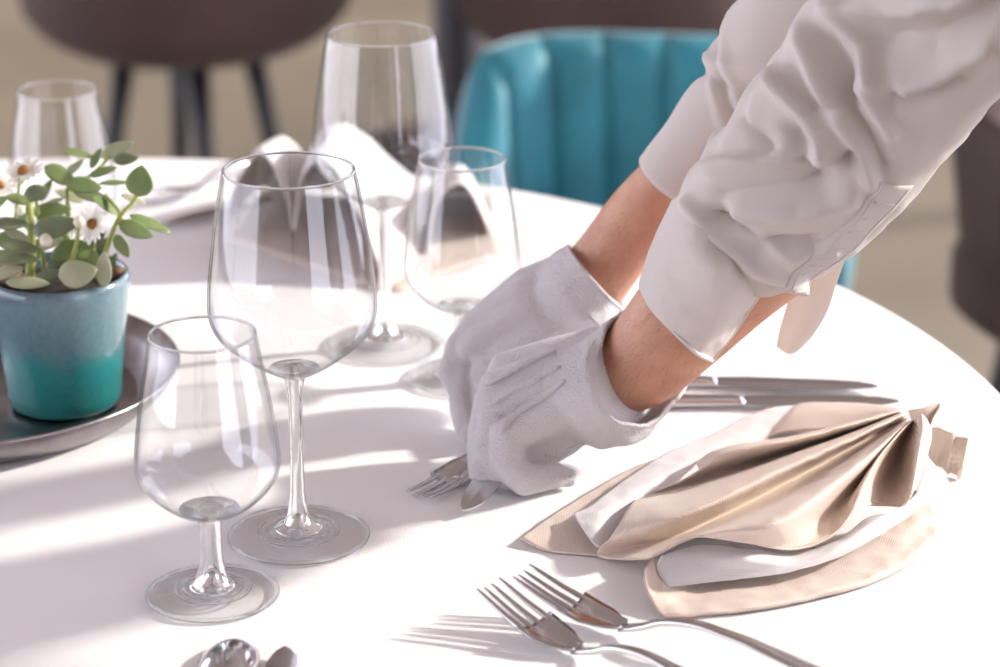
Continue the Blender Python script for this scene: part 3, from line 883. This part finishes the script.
sheet('back_fold', [N(r) for r in [
 [(906, 409, .036), (862, 404, .026), (806, 403, .018), (790, 410, .012)],
 [(903, 412, .038), (856, 413, .029), (796, 415, .020), (778, 424, .014)],
 [(898, 418, .034), (845, 428, .026), (785, 432, .018), (766, 438, .013)]]], M['satin'], nap, 30, 20, wob=.0005)
sheet('gathered_end', [N(r) for r in [
 [(908, 411, .045), (924, 408, .047), (940, 402, .048), (934, 416, .040), (931, 427, .036), (938, 427, .036), (946, 431, .034), (953, 433, .033), (956, 436, .030), (968, 438, .030), (962, 442, .026)],
 [(912, 422, .034), (925, 422, .034), (937, 424, .030), (931, 437, .026), (929, 443, .024), (937, 443, .024), (944, 446, .022), (950, 452, .020), (953, 455, .018), (964, 458, .018), (959, 460, .015)],
 [(918, 440, .016), (926, 444, .012), (931, 450, .010), (929, 456, .010), (930, 462, .008), (936, 466, .006), (942, 468, .004), (948, 474, .003), (951, 473, .002), (961, 478, .001), (957, 480, .001)]]], M['satin'], nap, 90, 24, wob=.0003)

# ---------------------------------------------------------------- the folded napkin at the far setting
nb = empty('folded_napkin', 'blurred white napkin with taupe inner side, folded in arches, at the far setting', 'napkin', (-.10, 1.90, TZ + .003))
def NB(pts): return [tuple(Y(x, y, d) - nb.location + Vector((0, 0, .005))) for x, y, d in pts]
ARCH = [
 [(222, 236, 1.90), (236, 190, 1.90), (262, 160, 1.90), (286, 200, 1.88), (294, 236, 1.84), (302, 184, 1.85), (326, 168, 1.85), (356, 216, 1.84), (386, 286, 1.80), (404, 280, 1.82), (424, 266, 1.86), (436, 210, 1.87), (462, 190, 1.88), (484, 224, 1.90), (494, 254, 1.92)],
 [(232, 218, 1.94), (246, 176, 1.94), (268, 150, 1.94), (290, 182, 1.92), (300, 210, 1.90), (310, 160, 1.90), (336, 142, 1.90), (362, 176, 1.89), (392, 226, 1.87), (410, 230, 1.89), (430, 234, 1.92), (440, 196, 1.93), (462, 180, 1.94), (482, 208, 1.96), (492, 238, 1.97)],
 [(250, 200, 1.99), (262, 166, 1.99), (282, 142, 1.99), (300, 160, 1.98), (312, 170, 1.97), (322, 140, 1.97), (346, 131, 1.97), (372, 148, 1.96), (398, 176, 1.95), (416, 188, 1.96), (430, 200, 1.98), (440, 182, 1.99), (460, 170, 2.00), (478, 194, 2.01), (488, 218, 2.02)],
 [(264, 190, 2.03), (276, 172, 2.03), (294, 160, 2.03), (308, 168, 2.02), (320, 172, 2.02), (330, 160, 2.02), (352, 152, 2.02), (374, 164, 2.01), (400, 178, 2.01), (416, 188, 2.01), (430, 196, 2.01), (442, 190, 2.02), (460, 184, 2.03), (476, 200, 2.03), (484, 214, 2.03)],
 [(272, 196, 2.035), (284, 192, 2.04), (300, 190, 2.04), (312, 192, 2.04), (324, 194, 2.035), (334, 192, 2.035), (354, 192, 2.035), (376, 194, 2.03), (400, 196, 2.03), (416, 198, 2.025), (430, 202, 2.02), (444, 202, 2.03), (460, 202, 2.035), (474, 208, 2.035), (482, 216, 2.035)]]
sheet('arched_cloth', [NB(r) for r in ARCH], M['lining'], nb, 120, 40, thick=.001, wob=.002, wscale=40)
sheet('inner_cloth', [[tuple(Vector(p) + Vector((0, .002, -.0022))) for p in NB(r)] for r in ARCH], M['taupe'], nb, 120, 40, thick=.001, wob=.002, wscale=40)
sheet('flat_base', [[tuple(T(x, y, z) - nb.location) for x, y, z in r] for r in [
 [(228, 238, .002), (300, 262, .002), (390, 290, .002), (440, 274, .002), (500, 255, .002)],
 [(240, 218, .004), (310, 232, .004), (392, 252, .004), (440, 246, .004), (496, 236, .004)],
 [(262, 188, .003), (330, 198, .003), (396, 214, .003), (440, 214, .003), (490, 212, .003)]]], M['satin'], nb, 40, 16, thick=.003)

# ---------------------------------------------------------------- the waiter
person = empty('person', 'person in white shirt with rolled sleeves and white gloves laying cutlery', 'person', (.84, 1.00, 0))
def PV(p): return Vector(p) - person.location
def outline_rings(L, R, D, n, seg=40, fl=0.85, shape=None):
    """rings of a limb from its two outlines (pixels) and its distances; fl is depth / width"""
    Ls, Rs, Ds = spline(L, n), spline(R, n), spline([(d,) for d in D], n)[:, 0]
    fls = spline([(q,) for q in fl], n)[:, 0] if hasattr(fl, '__len__') else [fl] * n
    rows = []
    cs = []
    for l, r, d, q in zip(Ls, Rs, Ds, fls):
        a, b = Y(l[0], l[1], d), Y(r[0], r[1], d)
        cs.append(((a + b) / 2, (b - a) / 2, q))
    for i, (c, h, q) in enumerate(cs):
        t = (cs[min(i + 1, n - 1)][0] - cs[max(i - 1, 0)][0]).normalized()
        h = h - t * h.dot(t) * 0.0
        w = t.cross(h).normalized()
        if w.y > 0: w = -w                     # w looks to the camera
        rows.append((c, h, w * h.length * q))
    return rows
def ring_rows(rings, seg=40, disp=None):
    out = []
    n = len(rings)
    for i, (c, h, w) in enumerate(rings):
        row = []
        for k in range(seg):
            a = 2 * PI * k / seg
            dirv = h * math.cos(a) + w * math.sin(a)
            p = c + dirv
            if disp: p = p + dirv.normalized() * disp(i / (n - 1), a, p)
            row.append(p)
        out.append(row)
    return out

# -- bare arms, trunk, legs and head: one skin
body = Body()
near_fore = outline_rings([(556, 374), (582, 356), (606, 333), (625, 308), (645, 280), (672, 250), (714, 208), (775, 160), (812, 104)],
                          [(568, 414), (592, 420), (622, 414), (668, 398), (712, 363), (770, 312), (836, 256), (852, 208), (882, 146)],
                          [1.455, 1.460, 1.460, 1.455, 1.448, 1.440, 1.428, 1.41, 1.39], 40, fl=.92)
far_fore = outline_rings([(535, 275), (556, 260), (576, 243), (608, 200), (641, 166), (692, 126), (750, 66)],
                         [(580, 340), (602, 325), (622, 301), (662, 246), (702, 198), (735, 155), (790, 95)],
                         [1.555, 1.558, 1.556, 1.55, 1.54, 1.53, 1.52], 40, fl=.9)
for rg in (near_fore, far_fore):
    rows = ring_rows(rg, 32)
    v, f = grid_data(rows, True); f.append(tuple(reversed(range(32)))); f.append(tuple(range(len(v) - 32, len(v))))
    body.add([PV(p) for p in v], f)
def W(x, y, z): return PV((x, y, TZ + z))
ne, fe = near_fore[-1][0], far_fore[-1][0]
NS, FS = W(.39, 1.10, .43), W(.56, 1.40, .47)
body.limb([(PV(ne), .030), (W(.27, 1.35, .33), .034), (W(.34, 1.21, .40), .044), (NS, .055)])
body.limb([(PV(fe), .022), (W(.30, 1.52, .40), .034), (W(.43, 1.47, .46), .044), (FS, .055)])
HP = [W(.74, .93, .16), W(.86, 1.06, .16)]
CH = W(.52, 1.23, .43)
body.limb([(NS, .06), (CH, .11), (FS, .06)])
body.limb([(CH, .125), (W(.60, 1.16, .36), .125), (W(.70, 1.08, .26), .12), (W(.80, 1.00, .15), .13)])
body.limb([(CH + Vector((.03, .06, .02)), .09), (W(.75, 1.12, .24), .09)]); body.limb([(CH + Vector((-.04, -.06, 0)), .09), (W(.66, 1.02, .24), .09)])
for hp, fy in zip(HP, (.90, 1.09)):
    k = W(.79, fy, -.29)
    body.limb([(hp, .085), (k, .055), (W(.87, fy, -.68), .036), (W(.80, fy + .02, -.715), .030)])
body.limb([(W(.465, 1.275, .51), .058), (W(.42, 1.31, .585), .055)])
hc = W(.38, 1.34, .665)
fd = Vector((-.72, .22, -.66)).normalized(); ud = Vector((-.55, .12, .82)); ud = (ud - fd * ud.dot(fd)).normalized(); rd = fd.cross(ud)
body.limb([(hc + ud * .035 - fd * .015, .082), (hc + ud * .02 + fd * .005, .078)])
body.limb([(hc + fd * .025 - ud * .02, .062), (hc + fd * .045 - ud * .075, .036)])
body.limb([(hc + fd * .083 + ud * .015, .009), (hc + fd * .102 - ud * .018, .012)])
for sgn in (-1, 1):
    body.limb([(hc + rd * sgn * .076 + ud * .015, .012), (hc + rd * sgn * .078 - ud * .025, .009)])
    body.limb([(hc + fd * .072 + rd * sgn * .034 + ud * .036, .010), (hc + fd * .080 + rd * sgn * .012 + ud * .034, .009)])
body.limb([(hc + fd * .080 - rd * .018 - ud * .048, .008), (hc + fd * .080 + rd * .018 - ud * .048, .008)])
body.build('body', M['skin'], person, .0035, 8)

hairb = Body()
hairb.limb([(hc + ud * .055 - fd * .030, .078), (hc + ud * .052 + fd * .02, .060)])
hairb.limb([(hc - fd * .055 + ud * .01, .052), (hc - fd * .055 - ud * .03, .042)])
hairb.build('hair', M['hair'], person, .005, 5)

# -- trousers and shoes
tr = Body()
for hp, fy in zip(HP, (.90, 1.09)):
    tr.limb([(hp, .105), (W(.795, fy, -.29), .078), (W(.872, fy, -.66), .062)])
tr.limb([(HP[0], .10), (HP[1], .10)]); tr.limb([(W(.80, 1.00, .17), .135), (W(.75, 1.04, .215), .135)])
tr.build('trousers', M['trousers'], person, .008, 6)
for fy in (.90, 1.09):
    sh = Body(); sh.limb([(W(.89, fy, -.715), .034), (W(.80, fy + .02, -.72), .03), (W(.73, fy + .035, -.725), .025)])
    sh.build('shoe', M['black_leg'], person, .006, 4)

# -- shirt: trunk and the two rolled sleeves
def ridge(x, c, w):
    d = (x - c) / w
    return math.exp(-d * d)
def angd(a, b):
    return (a - b + PI) % (2 * PI) - PI
def project(p):
    d = p - Vector((0, 0, TZ + CAMH)); zc = d.y * CP - d.z * SP; yc = d.y * SP + d.z * CP
    return 500 + FPX * d.x / zc, 333.5 - FPX * yc / zc
FOLDS = [([(826, -5), (845, 25), (862, 55), (872, 80)], 8, .0085), ([(812, 20), (835, 60), (850, 95)], 9, -.008), ([(798, 25), (815, 60), (830, 98)], 8, .008),
         ([(790, 60), (805, 95), (815, 110)], 8, -.006), ([(772, 75), (800, 105), (820, 130), (828, 158)], 8, .0085), ([(790, 130), (815, 170), (850, 158)], 11, -.007),
         ([(700, 168), (740, 163), (790, 160), (822, 157)], 7, .007), ([(720, 190), (770, 187), (820, 182)], 11, -.006), ([(860, 85), (880, 110), (890, 130)], 7, .006),
         ([(905, 88), (940, 75), (985, 50)], 7, .006), ([(895, 98), (930, 94), (960, 82)], 7, -.006), ([(845, 8), (900, 12), (960, 2)], 8, .007),
         ([(860, 40), (930, 45), (990, 15)], 24, -.010), ([(840, 120), (860, 150), (870, 180)], 8, .006), ([(852, 108), (872, 140), (884, 168)], 8, -.005),
         ([(690, 205), (715, 236), (755, 268), (795, 282)], 7, .006), ([(712, 212), (760, 245), (815, 245)], 9, -.009), ([(740, 213), (800, 213), (850, 196)], 9, .005),
         ([(735, 232), (790, 258), (832, 250)], 6, .004), ([(740, 110), (760, 135), (770, 150)], 9, -.005), ([(720, 140), (748, 120), (765, 95)], 8, .005)]
def seg_dist(x, y, pl):
    best = 1e9
    for (x0, y0), (x1, y1) in zip(pl, pl[1:]):
        dx, dy = x1 - x0, y1 - y0
        t = max(0.0, min(1.0, ((x - x0) * dx + (y - y0) * dy) / (dx * dx + dy * dy)))
        best = min(best, math.hypot(x - x0 - t * dx, y - y0 - t * dy))
    return best
def near_wrinkle(t, a, p):
    """pulled folds on the outer side of the sleeve, softer creases all round"""
    s = .0035 * mnoise.noise(p * 28) + .0018 * mnoise.noise(p * 70)
    q = math.sin(a)
    if q > 0:
        x, y = project(p)
        for pl, w, amp in FOLDS:
            d = seg_dist(x, y, pl)
            if d < 4 * w: s += 1.35 * amp * math.exp(-(d / w) ** 1.5) * min(1, q * 2.2)
    else:
        q2 = angd(a, PI / 2)
        for c, sl, amp in ((.2, .1, .005), (.35, -.12, -.005), (.5, .1, .006), (.65, -.1, -.005), (.8, .1, .005)):
            s += amp * ridge(t, c + sl * q2 * .4, .03) * min(1, -q * 2)
    return s
rings = outline_rings([(676, 214), (684, 196), (697, 170), (722, 135), (752, 92), (785, 48), (812, 8), (850, -45), (905, -110)],
                      [(780, 286), (824, 262), (856, 243), (882, 221), (912, 189), (950, 145), (988, 103), (1035, 58), (1100, 0)],
                      [1.420, 1.415, 1.410, 1.402, 1.394, 1.382, 1.370, 1.35, 1.31], 140, fl=.88)
# the upper arm of the sleeve carries on to the shoulder
c0, h0, w0 = rings[-1]
tail_pts = [(Vector((.325, 1.24, TZ + .395)), .068), (Vector((.36, 1.17, TZ + .425)), .075), (Vector((.40, 1.10, TZ + .44)), .082)]
def add_tail(rings, tail):
    ring0 = rings[-1]; prev = ring0[0]
    for p, r in tail:
        t = (p - prev).normalized(); w = (Vector((0, -1, 0)) - t * Vector((0, -1, 0)).dot(t)).normalized()
        h = w.cross(t).normalized()
        if h.dot(ring0[1]) < 0: h = -h
        rings.append((p, h * r, w * r)); prev = p
    # resample between for smoothness
    return rings
rings = add_tail(rings, tail_pts)
near_rows = ring_rows(rings, 160, near_wrinkle)
v, f = grid_data(near_rows, True)
o = mesh_obj('sleeve', [PV(p) for p in v], f, M['shirt'], person)
s_ = o.modifiers.new('thickness', 'SOLIDIFY'); s_.thickness = .0012; s_.offset = -1
near_sleeve = o
def far_wrinkle(t, a, p):
    q = angd(a, PI / 2); s = 0
    for (c, slope, w, amp) in ((.28, .10, .025, .0025), (.34, .12, .025, -.003), (.40, .10, .025, .003), (.50, -.1, .03, -.003), (.58, -.1, .03, .003)):
        s += amp * ridge(t, c + slope * q, w)
    return s * min(1, t * 6) + .0022 * mnoise.noise(p * 30) * min(1, t * 5 + .2)
rings = outline_rings([(641, 161), (668, 122), (700, 76), (714, 50), (745, 0), (790, -70), (850, -150)],
                      [(712, 203), (738, 176), (768, 140), (802, 100), (850, 50), (910, -20), (975, -95)],
                      [1.540, 1.535, 1.530, 1.525, 1.518, 1.51, 1.505], 60, fl=.95)
rings = add_tail(rings, [(Vector((.36, 1.50, TZ + .45)), .070), (Vector((.46, 1.455, TZ + .475)), .078), (Vector((.56, 1.40, TZ + .47)), .085)])
v, f = grid_data(ring_rows(rings, 72, far_wrinkle), True)
o = mesh_obj('sleeve', [PV(p) for p in v], f, M['shirt'], person)
s_ = o.modifiers.new('thickness', 'SOLIDIFY'); s_.thickness = .0012; s_.offset = -1
# seam band round the far cuff
r0 = ring_rows(rings[:1], 72)[0]
tube('cuff_hem', [PV(p) for p in r0 + r0[:1]], .0011, M['shirt'], person, 6)

sb = Body()
sb.limb([(NS, .085), (CH, .135), (FS, .085)])
sb.limb([(CH, .150), (W(.60, 1.16, .36), .150), (W(.70, 1.08, .26), .148), (W(.78, 1.02, .18), .148)])
sb.limb([(CH + Vector((.03, .06, .02)), .112), (W(.75, 1.12, .24), .112)]); sb.limb([(CH + Vector((-.04, -.06, 0)), .112), (W(.66, 1.02, .24), .112)])
sb.build('shirt_body', M['shirt'], person, .007, 8)
cr_ = [W(.465, 1.275, .51) + Vector((.058 * math.cos(a) + .03 * math.sin(a) * 0, .062 * math.sin(a), .035 * math.cos(a) + .02)) for a in np.linspace(0, 2 * PI, 25)]
tube('collar', cr_, .013, M['shirt'], person, 8)

# folded-back cuff hanging open round the near forearm
def cuff_pt(x, y, d): return PV(Y(x, y, d - .035))
rowsC = [
 [(674, 200, 1.470), (694, 190, 1.440), (726, 214, 1.425), (752, 246, 1.425), (774, 272, 1.445)],
 [(657, 236, 1.468), (680, 240, 1.424), (712, 262, 1.402), (736, 282, 1.408), (756, 298, 1.438)],
 [(647, 262, 1.474), (664, 276, 1.430), (695, 300, 1.410), (718, 318, 1.416), (737, 326, 1.444)],
 [(641, 284, 1.480), (652, 303, 1.438), (676, 328, 1.420), (698, 346, 1.424), (716, 354, 1.448)],
 [(642, 290, 1.481), (653, 309, 1.440), (677, 334, 1.421), (697, 353, 1.425), (712, 360, 1.449)]]
a_ = [spline([tuple(cuff_pt(*p)) for p in r], 50) for r in rowsC]
cols = [spline([a_[i][k] for i in range(5)], 40) for k in range(50)]
Rr = [[Vector(cols[k][i]) for k in range(50)] for i in range(40)]
def crumple(p, i):
    w = min(1, i / 12)
    return p + Vector((0, -1, .3)) * (.0045 * mnoise.noise(p * 40) + .0022 * mnoise.noise(p * 95) + .0010 * mnoise.noise(p * 220))
Rr = [[crumple(p, i) for p in r] for i, r in enumerate(Rr)]
v, f = grid_data(Rr)
o = mesh_obj('cuff', v, f, M['shirt'], person)
s_ = o.modifiers.new('thickness', 'SOLIDIFY'); s_.thickness = .0026; s_.offset = 0
tube('cuff_hem', [p + Vector((0, -.001, 0)) for p in Rr[-1]], .0014, M['shirt'], person, 8)
tube('cuff_hem', [Rr[i][-1] + Vector((0, -.001, 0)) for i in range(40)], .0014, M['shirt'], person, 8)
tube('cuff_seam', [p + Vector((0, -.0016, 0)) for p in Rr[36]], .0006, M['shirt'], person, 6)
# the loose tail of the cuff behind the forearm
rowsF = [
 [(800, 262, 1.475), (822, 256, 1.470), (846, 256, 1.468)],
 [(792, 290, 1.490), (815, 288, 1.482), (836, 284, 1.480)],
 [(782, 322, 1.502), (804, 322, 1.494), (826, 312, 1.490)],
 [(777, 346, 1.510), (792, 352, 1.504), (812, 334, 1.500)]]
a_ = [[tuple(cuff_pt(*p)) for p in r] for r in rowsF]
o = sheet('cuff_tail', a_, M['shirt'], person, 24, 30, thick=.0022, wob=.002, wscale=60)
# sleeve placket: a stitched strip with buttonholes along the sleeve
near_mid = [sum(r, Vector()) / len(r) for r in near_rows]
def on_sleeve(i, k, off):
    p = near_rows[i][k]; return PV(p + (p - near_mid[i]).normalized() * off)
rowsP = []
for i in range(10, 80):
    k0, k1 = 17, 30
    rowsP.append([on_sleeve(i, k, .0012 * (0.3 if k in (k0, k1) else 1) + .0006) for k in range(k0, k1 + 1)])
v, f = grid_data(rowsP)
o = mesh_obj('placket', v, f, M['shirt'], person)
s_ = o.modifiers.new('thickness', 'SOLIDIFY'); s_.thickness = .0014; s_.offset = 0
for k in (19, 28):
    tube('placket_seam', [on_sleeve(i, k, .0026) for i in range(10, 79)], .0005, M['shirt'], person, 6)
for i in range(16, 76, 8):
    tube('stitch', [on_sleeve(i, k, .0024) for k in range(20, 28)], .0008, M['shirt'], person, 6)

# -- gloves: palm, knuckles and five bent fingers fused into one knit skin each
def GP(x, y, d): return PV(Y(x, y, d))
PXM = 1.5 / FPX * 1.02                       # metres per pixel at the hands
def chain(b, pts): b.limb([(GP(x, y, d), r * PXM) for x, y, d, r in pts])
# open glove cuffs: the root is fused into the hand, the rim stays an open sleeve of cloth
def solid_cuff(b, rings):
    rows = [[PV(c + h * math.cos(2 * PI * k / 32) + w * math.sin(2 * PI * k / 32)) for k in range(32)] for c, h, w in rings]
    v, f = grid_data(rows, True); f.append(tuple(reversed(range(32)))); f.append(tuple(range(len(v) - 32, len(v))))
    b.add(v, f)
def cuff(rings, name, crinkle=.0016):
    rows = []
    for (c, h, w) in rings:
        rows.append([c + h * math.cos(2 * PI * k / 64) + w * math.sin(2 * PI * k / 64) for k in range(64)])
    P = [[Vector(q) for q in spline([rows[i][k] for i in range(len(rows))], 20)] for k in range(64)]
    R_ = [[P[k][i] + (P[k][i] - rings[-1][0]).normalized() * (crinkle * (mnoise.noise(P[k][i] * 55) + .6 * mnoise.noise(P[k][i] * 120))) for k in range(64)] for i in range(20)]
    v, f = grid_data(R_, True)
    o = mesh_obj(name, [PV(p) for p in v], f, M['glove'], person)
    s = o.modifiers.new('thickness', 'SOLIDIFY'); s.thickness = .0018; s.offset = 0
    tube('cuff_hem', [PV(p) for p in R_[-1] + R_[-1][:1]], .0013, M['glove'], person, 8)
    return o
def ring_px(a, b, near):
    """ring through two opposite outline pixels, its near rim passing a third pixel"""
    A, B = Y(*a), Y(*b); c = (A + B) / 2
    return (c, (B - A) / 2, Y(*near) - c)
NC = [ring_px((545, 364, 1.462), (556, 432, 1.452), (548, 398, 1.430)), ring_px((576, 345, 1.465), (602, 450, 1.448), (576, 402, 1.418)),
      ring_px((600, 330, 1.465), (642, 440, 1.450), (594, 404, 1.412)), ring_px((617, 317, 1.465), (675, 402, 1.455), (603, 409, 1.412))]
FC = [ring_px((516, 290, 1.568), (562, 356, 1.555), (536, 330, 1.530)), ring_px((546, 260, 1.566), (600, 342, 1.554), (570, 305, 1.520)),
      ring_px((568, 246, 1.564), (623, 308, 1.554), (592, 280, 1.520))]
def mid_ring(a, b, t): return tuple(p * (1 - t) + q * t for p, q in zip(a, b))
g = Body()                                   # near (left) hand, back of the hand to the camera
knu = [(505, 368, 1.480), (495, 386, 1.462), (495, 408, 1.445), (508, 436, 1.428)]
for (kx, ky, kd), (wx, wy, wd) in zip(knu, [(598, 350, 1.472), (600, 362, 1.458), (600, 378, 1.450), (602, 394, 1.447)]):
    chain(g, [(wx, wy, wd, 25), ((wx + kx) / 2, (wy + ky) / 2 - 1, (wd + kd) / 2 - .003, 21), (kx, ky, kd, 17)])
chain(g, [(560, 376, 1.480, 34), (530, 396, 1.475, 30)])
chain(g, [(585, 376, 1.462, 36), (545, 388, 1.458, 32), (518, 402, 1.455, 26)])
chain(g, [(598, 398, 1.458, 25), (560, 432, 1.448, 27), (532, 452, 1.440, 23)])
chain(g, [(505, 368, 1.480, 17), (487, 405, 1.478, 15.5), (480, 444, 1.462, 14.5), (480, 472, 1.430, 12.5)])      # index
chain(g, [(495, 386, 1.462, 17), (485, 425, 1.455, 15.5), (486, 458, 1.443, 14.5), (494, 476, 1.424, 12.5)])    # middle
chain(g, [(495, 408, 1.445, 17), (490, 448, 1.436, 16), (500, 474, 1.424, 15), (520, 478, 1.420, 12.5)])        # ring
chain(g, [(508, 436, 1.428, 18), (507, 464, 1.420, 18), (524, 480, 1.416, 16.5), (554, 475, 1.424, 14)])        # little
chain(g, [(575, 425, 1.475, 22), (532, 455, 1.445, 17), (502, 472, 1.430, 14), (484, 478, 1.424, 11.5)])        # thumb
chain(g, [(552, 474, 1.426, 13), (568, 478, 1.428, 10)])                                 # loose fingertip cloth
solid_cuff(g, [NC[0], NC[1], NC[2], mid_ring(NC[2], NC[3], .35)])
glove_n = g.build('glove', M['glove'], person, .0016, 5)
glove_n['label'] = 'near white glove, back of the hand to the camera'
from mathutils.bvhtree import BVHTree
def on_glove(o, pts, lift):
    """drop pixels onto the glove's camera side"""
    bv = BVHTree.FromPolygons([v.co + person.location for v in o.data.vertices], [tuple(p.vertices) for p in o.data.polygons])
    out = []
    for x, y in pts:
        h, n_, _, _ = bv.ray_cast(Vector((0, 0, TZ + CAMH)), ray(x, y).normalized())
        if h is not None: out.append(PV(h + n_ * lift))
    return out
for pts in ([(486, 385), (505, 375), (530, 362), (556, 351)], [(490, 406), (508, 392), (535, 380), (561, 367)], [(499, 434), (512, 418), (540, 398), (566, 380)]):
    P_ = on_glove(glove_n, [tuple(p) for p in spline(pts, 24)], .0006)
    tube('stitched_ridge', P_, [.0008 + .0020 * math.sin(PI * i / (len(P_) - 1)) ** .5 for i in range(len(P_))], M['glove'], person, 8)
P_ = on_glove(glove_n, [tuple(p) for p in spline([(545, 456), (575, 446), (598, 430)], 20)], -.0002)
tube('seam', P_, .0010, M['glove'], person, 8)
cuff([mid_ring(NC[1], NC[2], .6), NC[2], mid_ring(NC[2], NC[3], .5), NC[3]], 'glove_cuff', .0022)

g = Body()                                   # far (right) hand
knu = [(492, 312, 1.570), (476, 326, 1.555), (474, 346, 1.540), (488, 372, 1.525)]
for (kx, ky, kd), (wx, wy, wd) in zip(knu, [(566, 272, 1.570), (575, 280, 1.556), (586, 292, 1.550), (596, 302, 1.548)]):
    chain(g, [(wx, wy, wd, 23), ((wx + kx) / 2, (wy + ky) / 2 - 4, (wd + kd) / 2 - .004, 24), (kx, ky, kd, 18)])
chain(g, [(550, 310, 1.562, 36), (515, 345, 1.552, 34)])
chain(g, [(590, 312, 1.548, 26), (545, 360, 1.532, 28), (515, 385, 1.526, 22)])
chain(g, [(492, 312, 1.568, 18), (459, 345, 1.550, 15), (450, 374, 1.538, 13.5), (464, 398, 1.525, 12)])
chain(g, [(476, 326, 1.555, 18), (463, 368, 1.540, 16), (462, 406, 1.522, 14.5), (466, 430, 1.500, 12.5)])
chain(g, [(474, 346, 1.548, 17), (470, 390, 1.535, 16), (471, 420, 1.518, 14), (480, 434, 1.492, 12)])
chain(g, [(488, 372, 1.530, 17), (486, 408, 1.518, 15), (498, 430, 1.498, 13)])
chain(g, [(545, 372, 1.528, 20), (508, 408, 1.515, 16), (480, 432, 1.495, 13), (469, 438, 1.488, 11)])
solid_cuff(g, [FC[0], FC[1], mid_ring(FC[1], FC[2], .6)])
glove_f = g.build('glove', M['glove'], person, .0018, 6)
glove_f['label'] = 'far white glove, partly hidden behind the near hand'
cuff([mid_ring(FC[1], FC[2], .3), mid_ring(FC[1], FC[2], .65), FC[2]], 'glove_cuff', .0018)
# fine dark hairs on the bare forearms
hv, hf = [], []
for rg, n_, lo, hi in ((near_fore, 420, 8, 22), (far_fore, 240, 8, 22)):
    for _ in range(n_):
        i = random.uniform(lo, hi); k = int(i); c, h, w = rg[k]; c2 = rg[k + 1][0]
        a = random.uniform(.3, PI * 1.05)
        t = (c2 - c).normalized()
        dirv = (h * math.cos(a) + w * math.sin(a)); nrm = dirv.normalized()
        p = c + dirv + t * random.uniform(0, .006)
        ln = random.uniform(.003, .007)
        q = p + (-t * ln + nrm * ln * .45 + h.normalized() * random.uniform(-.003, .003))
        sd = t.cross(nrm).normalized() * .00006
        b_ = len(hv); hv += [PV(p - sd), PV(p + sd), PV(q)]; hf.append((b_, b_ + 1, b_ + 2))
ah = mesh_obj('arm_hair', hv, hf, M['hair'], person, smooth=False); ah['kind'] = 'stuff'

# ---------------------------------------------------------------- cutlery in the gloved hands
a = T(418, 496, .004); b = Y(522, 392, 1.50)
hd = Vector((b.x - a.x, b.y - a.y, 0))
fork('steel fork held by the far gloved hand, tines down to the cloth', (a.x, a.y, TZ), hd, length=.19, width=.024,
     lift=[(0, .0035), (.10, .002), (.20, .0025), (.28, .006), (.33, .010), (.42, .019), (.6, .032), (.8, .043), (1, .052)])
a = T(464, 514, .003); b = Y(505, 463, 1.442)
knife('knife held by the near gloved hand, blade end touching the cloth', (a.x, a.y, a.z + .0015), a + (b - a).normalized() * .16, blade=.085)
